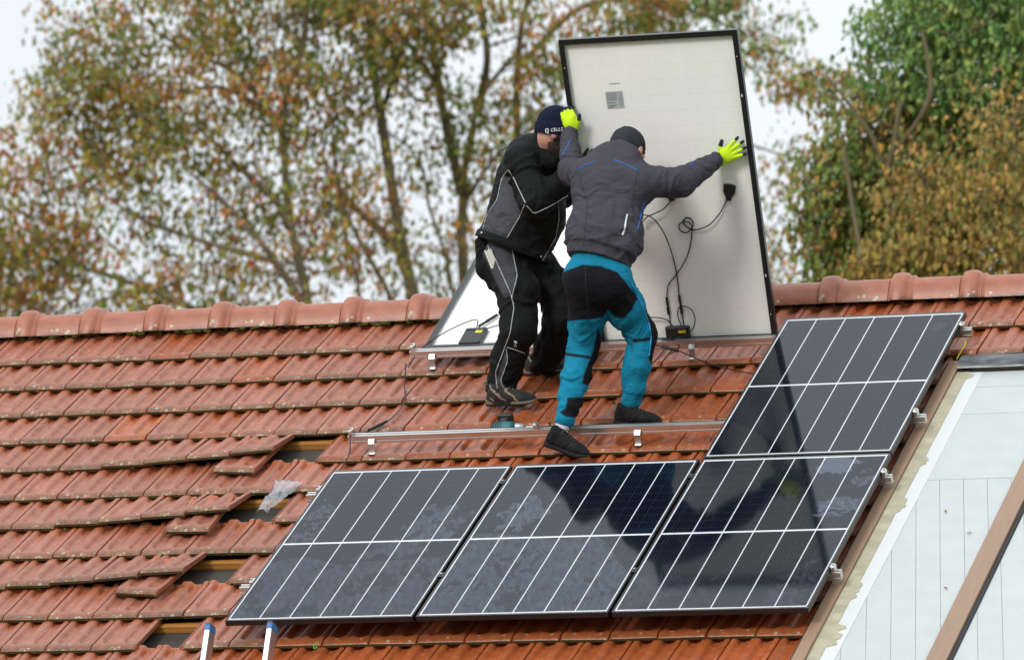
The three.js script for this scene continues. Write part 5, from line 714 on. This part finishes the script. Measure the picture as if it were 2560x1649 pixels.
tree('autumn_tree', 'forked tree right behind the man in black with thin autumn leaves', [-9.8, -30],
  [R_([[-9.83, 5.39, -30, 0.070], [-9.91, 6.16, -30.12, 0.065], [-9.94, 6.76, -30.24, 0.061], [-9.91, 7.27, -30.36, 0.059], [-9.86, 7.66, -30.48, 0.054], [-9.75, 7.94, -30.6, 0.043], [-9.64, 8.11, -30.72, 0.026], [-9.44, 8.36, -30.84, 0.015]]),
    [[-9.94, 6.66, -30.2, 0.048], [-10.02, 7.10, -30.12, 0.041], [-10.19, 7.67, -30.24, 0.037], [-10.34, 8.34, -30.36, 0.033], [-10.48, 8.84, -30.48, 0.026], [-10.58, 9.34, -30.6, 0.015]],
    [[-9.85, 7.58, -30.45, 0.037], [-9.62, 8.14, -30.12, 0.030], [-9.77, 8.76, -30.24, 0.026], [-9.84, 9.26, -30.36, 0.015]],
    R_([[-9.76, 5.38, -29.5, 0.026], [-9.93, 5.98, -29.62, 0.022], [-10.18, 6.59, -29.74, 0.017], [-10.27, 6.99, -29.86, 0.015], [-10.52, 7.20, -29.98, 0.013], [-10.76, 7.37, -30.1, 0.009]]),
    [[-10.24, 7.85, -30.26, 0.024], [-10.52, 8.31, -30.12, 0.017], [-10.82, 8.68, -30.24, 0.013], [-10.99, 9.09, -30.36, 0.009]],
    R_([[-9.59, 5.4, -31, 0.040], [-9.58, 7.06, -31, 0.038], [-9.65, 7.70, -31.12, 0.037], [-9.66, 8.43, -31.24, 0.037], [-9.62, 8.93, -31.36, 0.033], [-9.3, 9.6, -31.4, 0.02]]),
    [[-9.93, 6.55, -30.2, 0.022], [-9.52, 7.03, -30.12, 0.015], [-9.29, 7.22, -30.24, 0.011]],
    [[-9.62, 8.2, -31.2, 0.03], [-8.9, 8.8, -31.2, 0.024], [-7.8, 8.7, -31, 0.016], [-6.9, 8.3, -30.8, 0.008]],
    [[-9.60, 7.3, -31.05, 0.026], [-8.6, 7.6, -31, 0.02], [-7.4, 7.3, -30.8, 0.014], [-6.3, 6.9, -30.6, 0.007]],
    [[-7.4, 7.35, -30.8, 0.012], [-6.8, 6.4, -30.6, 0.009], [-6.4, 5.7, -30.5, 0.006]]],
  [cloud(-9.6, 8.2, -30.4, 1.0, 1.0, 1.0, 120, { palette: olive }), cloud(-9.7, 7.0, -30.2, 0.8, 0.8, 0.9, 60, { leaves: 0.7 }), cloud(-9.8, 5.8, -29.9, 0.9, 0.6, 0.8, 40, { leaves: 0.7 }), cloud(-8.2, 8.8, -30.8, 1.2, 0.5, 0.9, 130, { palette: olive }), cloud(-6.9, 8.35, -30.7, 0.7, 0.45, 0.7, 26, { palette: greens.concat(olive.slice(1)), solid: 0.1 }), cloud(-6.2, 7.75, -30.6, 0.55, 0.14, 0.4, 18, { palette: olive, solid: 0.3 }), cloud(-6.4, 6.7, -30.6, 0.45, 0.5, 0.5, 20, { palette: olive, leaves: 0.6 }), cloud(-6.5, 5.8, -30.6, 0.35, 0.6, 0.5, 18, { palette: olive, leaves: 0.6 }), cloud(-9.4, 9.6, -30.6, 1.6, 0.6, 1.0, 60)],
  olive, 73, 0.080, backTrees);
tree('green_tree', 'dense green tree filling the upper right corner', [-2.3, -21],
  [R_([[-2.31, 4.6, -20.6, 0.07], [-2.31, 5.06, -20.3, 0.056], [-2.30, 5.24, -20.12, 0.041], [-2.36, 5.45, -20.04, 0.036], [-2.48, 5.67, -19.96, 0.028], [-2.60, 5.83, -19.9, 0.019], [-2.75, 6.03, -19.9, 0.009]]),
    [[-2.30, 5.16, -20.15, 0.028], [-2.18, 5.46, -20.0, 0.021], [-2.11, 5.80, -19.95, 0.013]],
    [[-2.2, 5.4, -20.2, 0.02], [-1.90, 5.70, -19.95, 0.019], [-1.83, 5.83, -19.9, 0.018], [-1.85, 6.11, -19.9, 0.013], [-1.90, 6.39, -19.9, 0.007]],
    R_([[-2.52, 4.19, -20, 0.037], [-2.50, 4.76, -20.0, 0.032], [-2.62, 5.14, -19.95, 0.024], [-2.62, 5.42, -19.95, 0.013]]),
    R_([[-1.4, 5.0, -21.5, 0.09], [-1.5, 6.2, -21.6, 0.06], [-1.6, 7.5, -21.7, 0.03]])],
  [cloud(-1.85, 6.35, -21.0, 0.95, 0.85, 0.8, 340, { palette: greens, solid: 0.5, spread: 0.15 }), cloud(-2.45, 5.2, -20.7, 0.70, 0.85, 0.6, 230, { palette: mixedR, solid: 0.25, spread: 0.14 }), cloud(-1.5, 5.3, -21.2, 0.8, 0.7, 0.7, 190, { palette: greens.slice(0, 4).concat(tawny.slice(0, 2)), solid: 0.35, spread: 0.15 }), cloud(-2.8, 4.95, -20.6, 0.5, 0.7, 0.5, 110, { palette: mixedR, solid: 0.2, spread: 0.14 }), cloud(-2.85, 5.85, -20.8, 0.32, 0.32, 0.4, 26, { palette: mixedR }), cloud(-1.3, 7.4, -21.4, 1.2, 0.7, 1.0, 150, { palette: greens, solid: 0.4 }), cloud(-2.4, 4.3, -20.8, 0.85, 0.5, 0.6, 120, { palette: mixedR, solid: 0.2, spread: 0.14 })],
  greens, 74, 0.075, backTrees);
tree('tawny_tree', 'yellow brown tree at the right edge above the ridge tiles', [-0.9, -18.6],
  [R_([[-1.2, 3.9, -18.8, 0.05], [-1.35, 4.5, -18.8, 0.03], [-1.6, 5.0, -18.7, 0.014]]), [[-1.25, 4.1, -18.8, 0.03], [-0.9, 4.9, -18.9, 0.02], [-0.8, 5.5, -18.9, 0.01]]],
  [cloud(-1.0, 4.4, -18.7, 0.6, 0.55, 0.5, 120, { solid: 0.1, spread: 0.2 }), cloud(-0.85, 5.2, -18.9, 0.5, 0.55, 0.45, 44, { spread: 0.24 }), cloud(-1.5, 4.7, -18.9, 0.5, 0.5, 0.45, 40, { spread: 0.24 }), cloud(-1.7, 4.1, -18.8, 0.6, 0.35, 0.4, 90, { spread: 0.13, solid: 0.1 })],
  tawny.slice(0, 4).concat([[120, 120, 52]]), 75, 0.07, backTrees);

// ---------------------------------------------------------------- render
for (const o of [...scene.children]) if (o.isGroup && ['person', 'trunk_cable', 'ground_cable'].some((n) => o.name.startsWith(n))) { // set each group's origin at the foot of its thing
  const b = new THREE.Box3().setFromObject(o), c = V((b.min.x + b.max.x) / 2, b.min.y, (b.min.z + b.max.z) / 2); o.position.copy(c); for (const k of o.children) k.position.sub(c);
}
scene.updateMatrixWorld(true);
renderer.render(scene, camera);
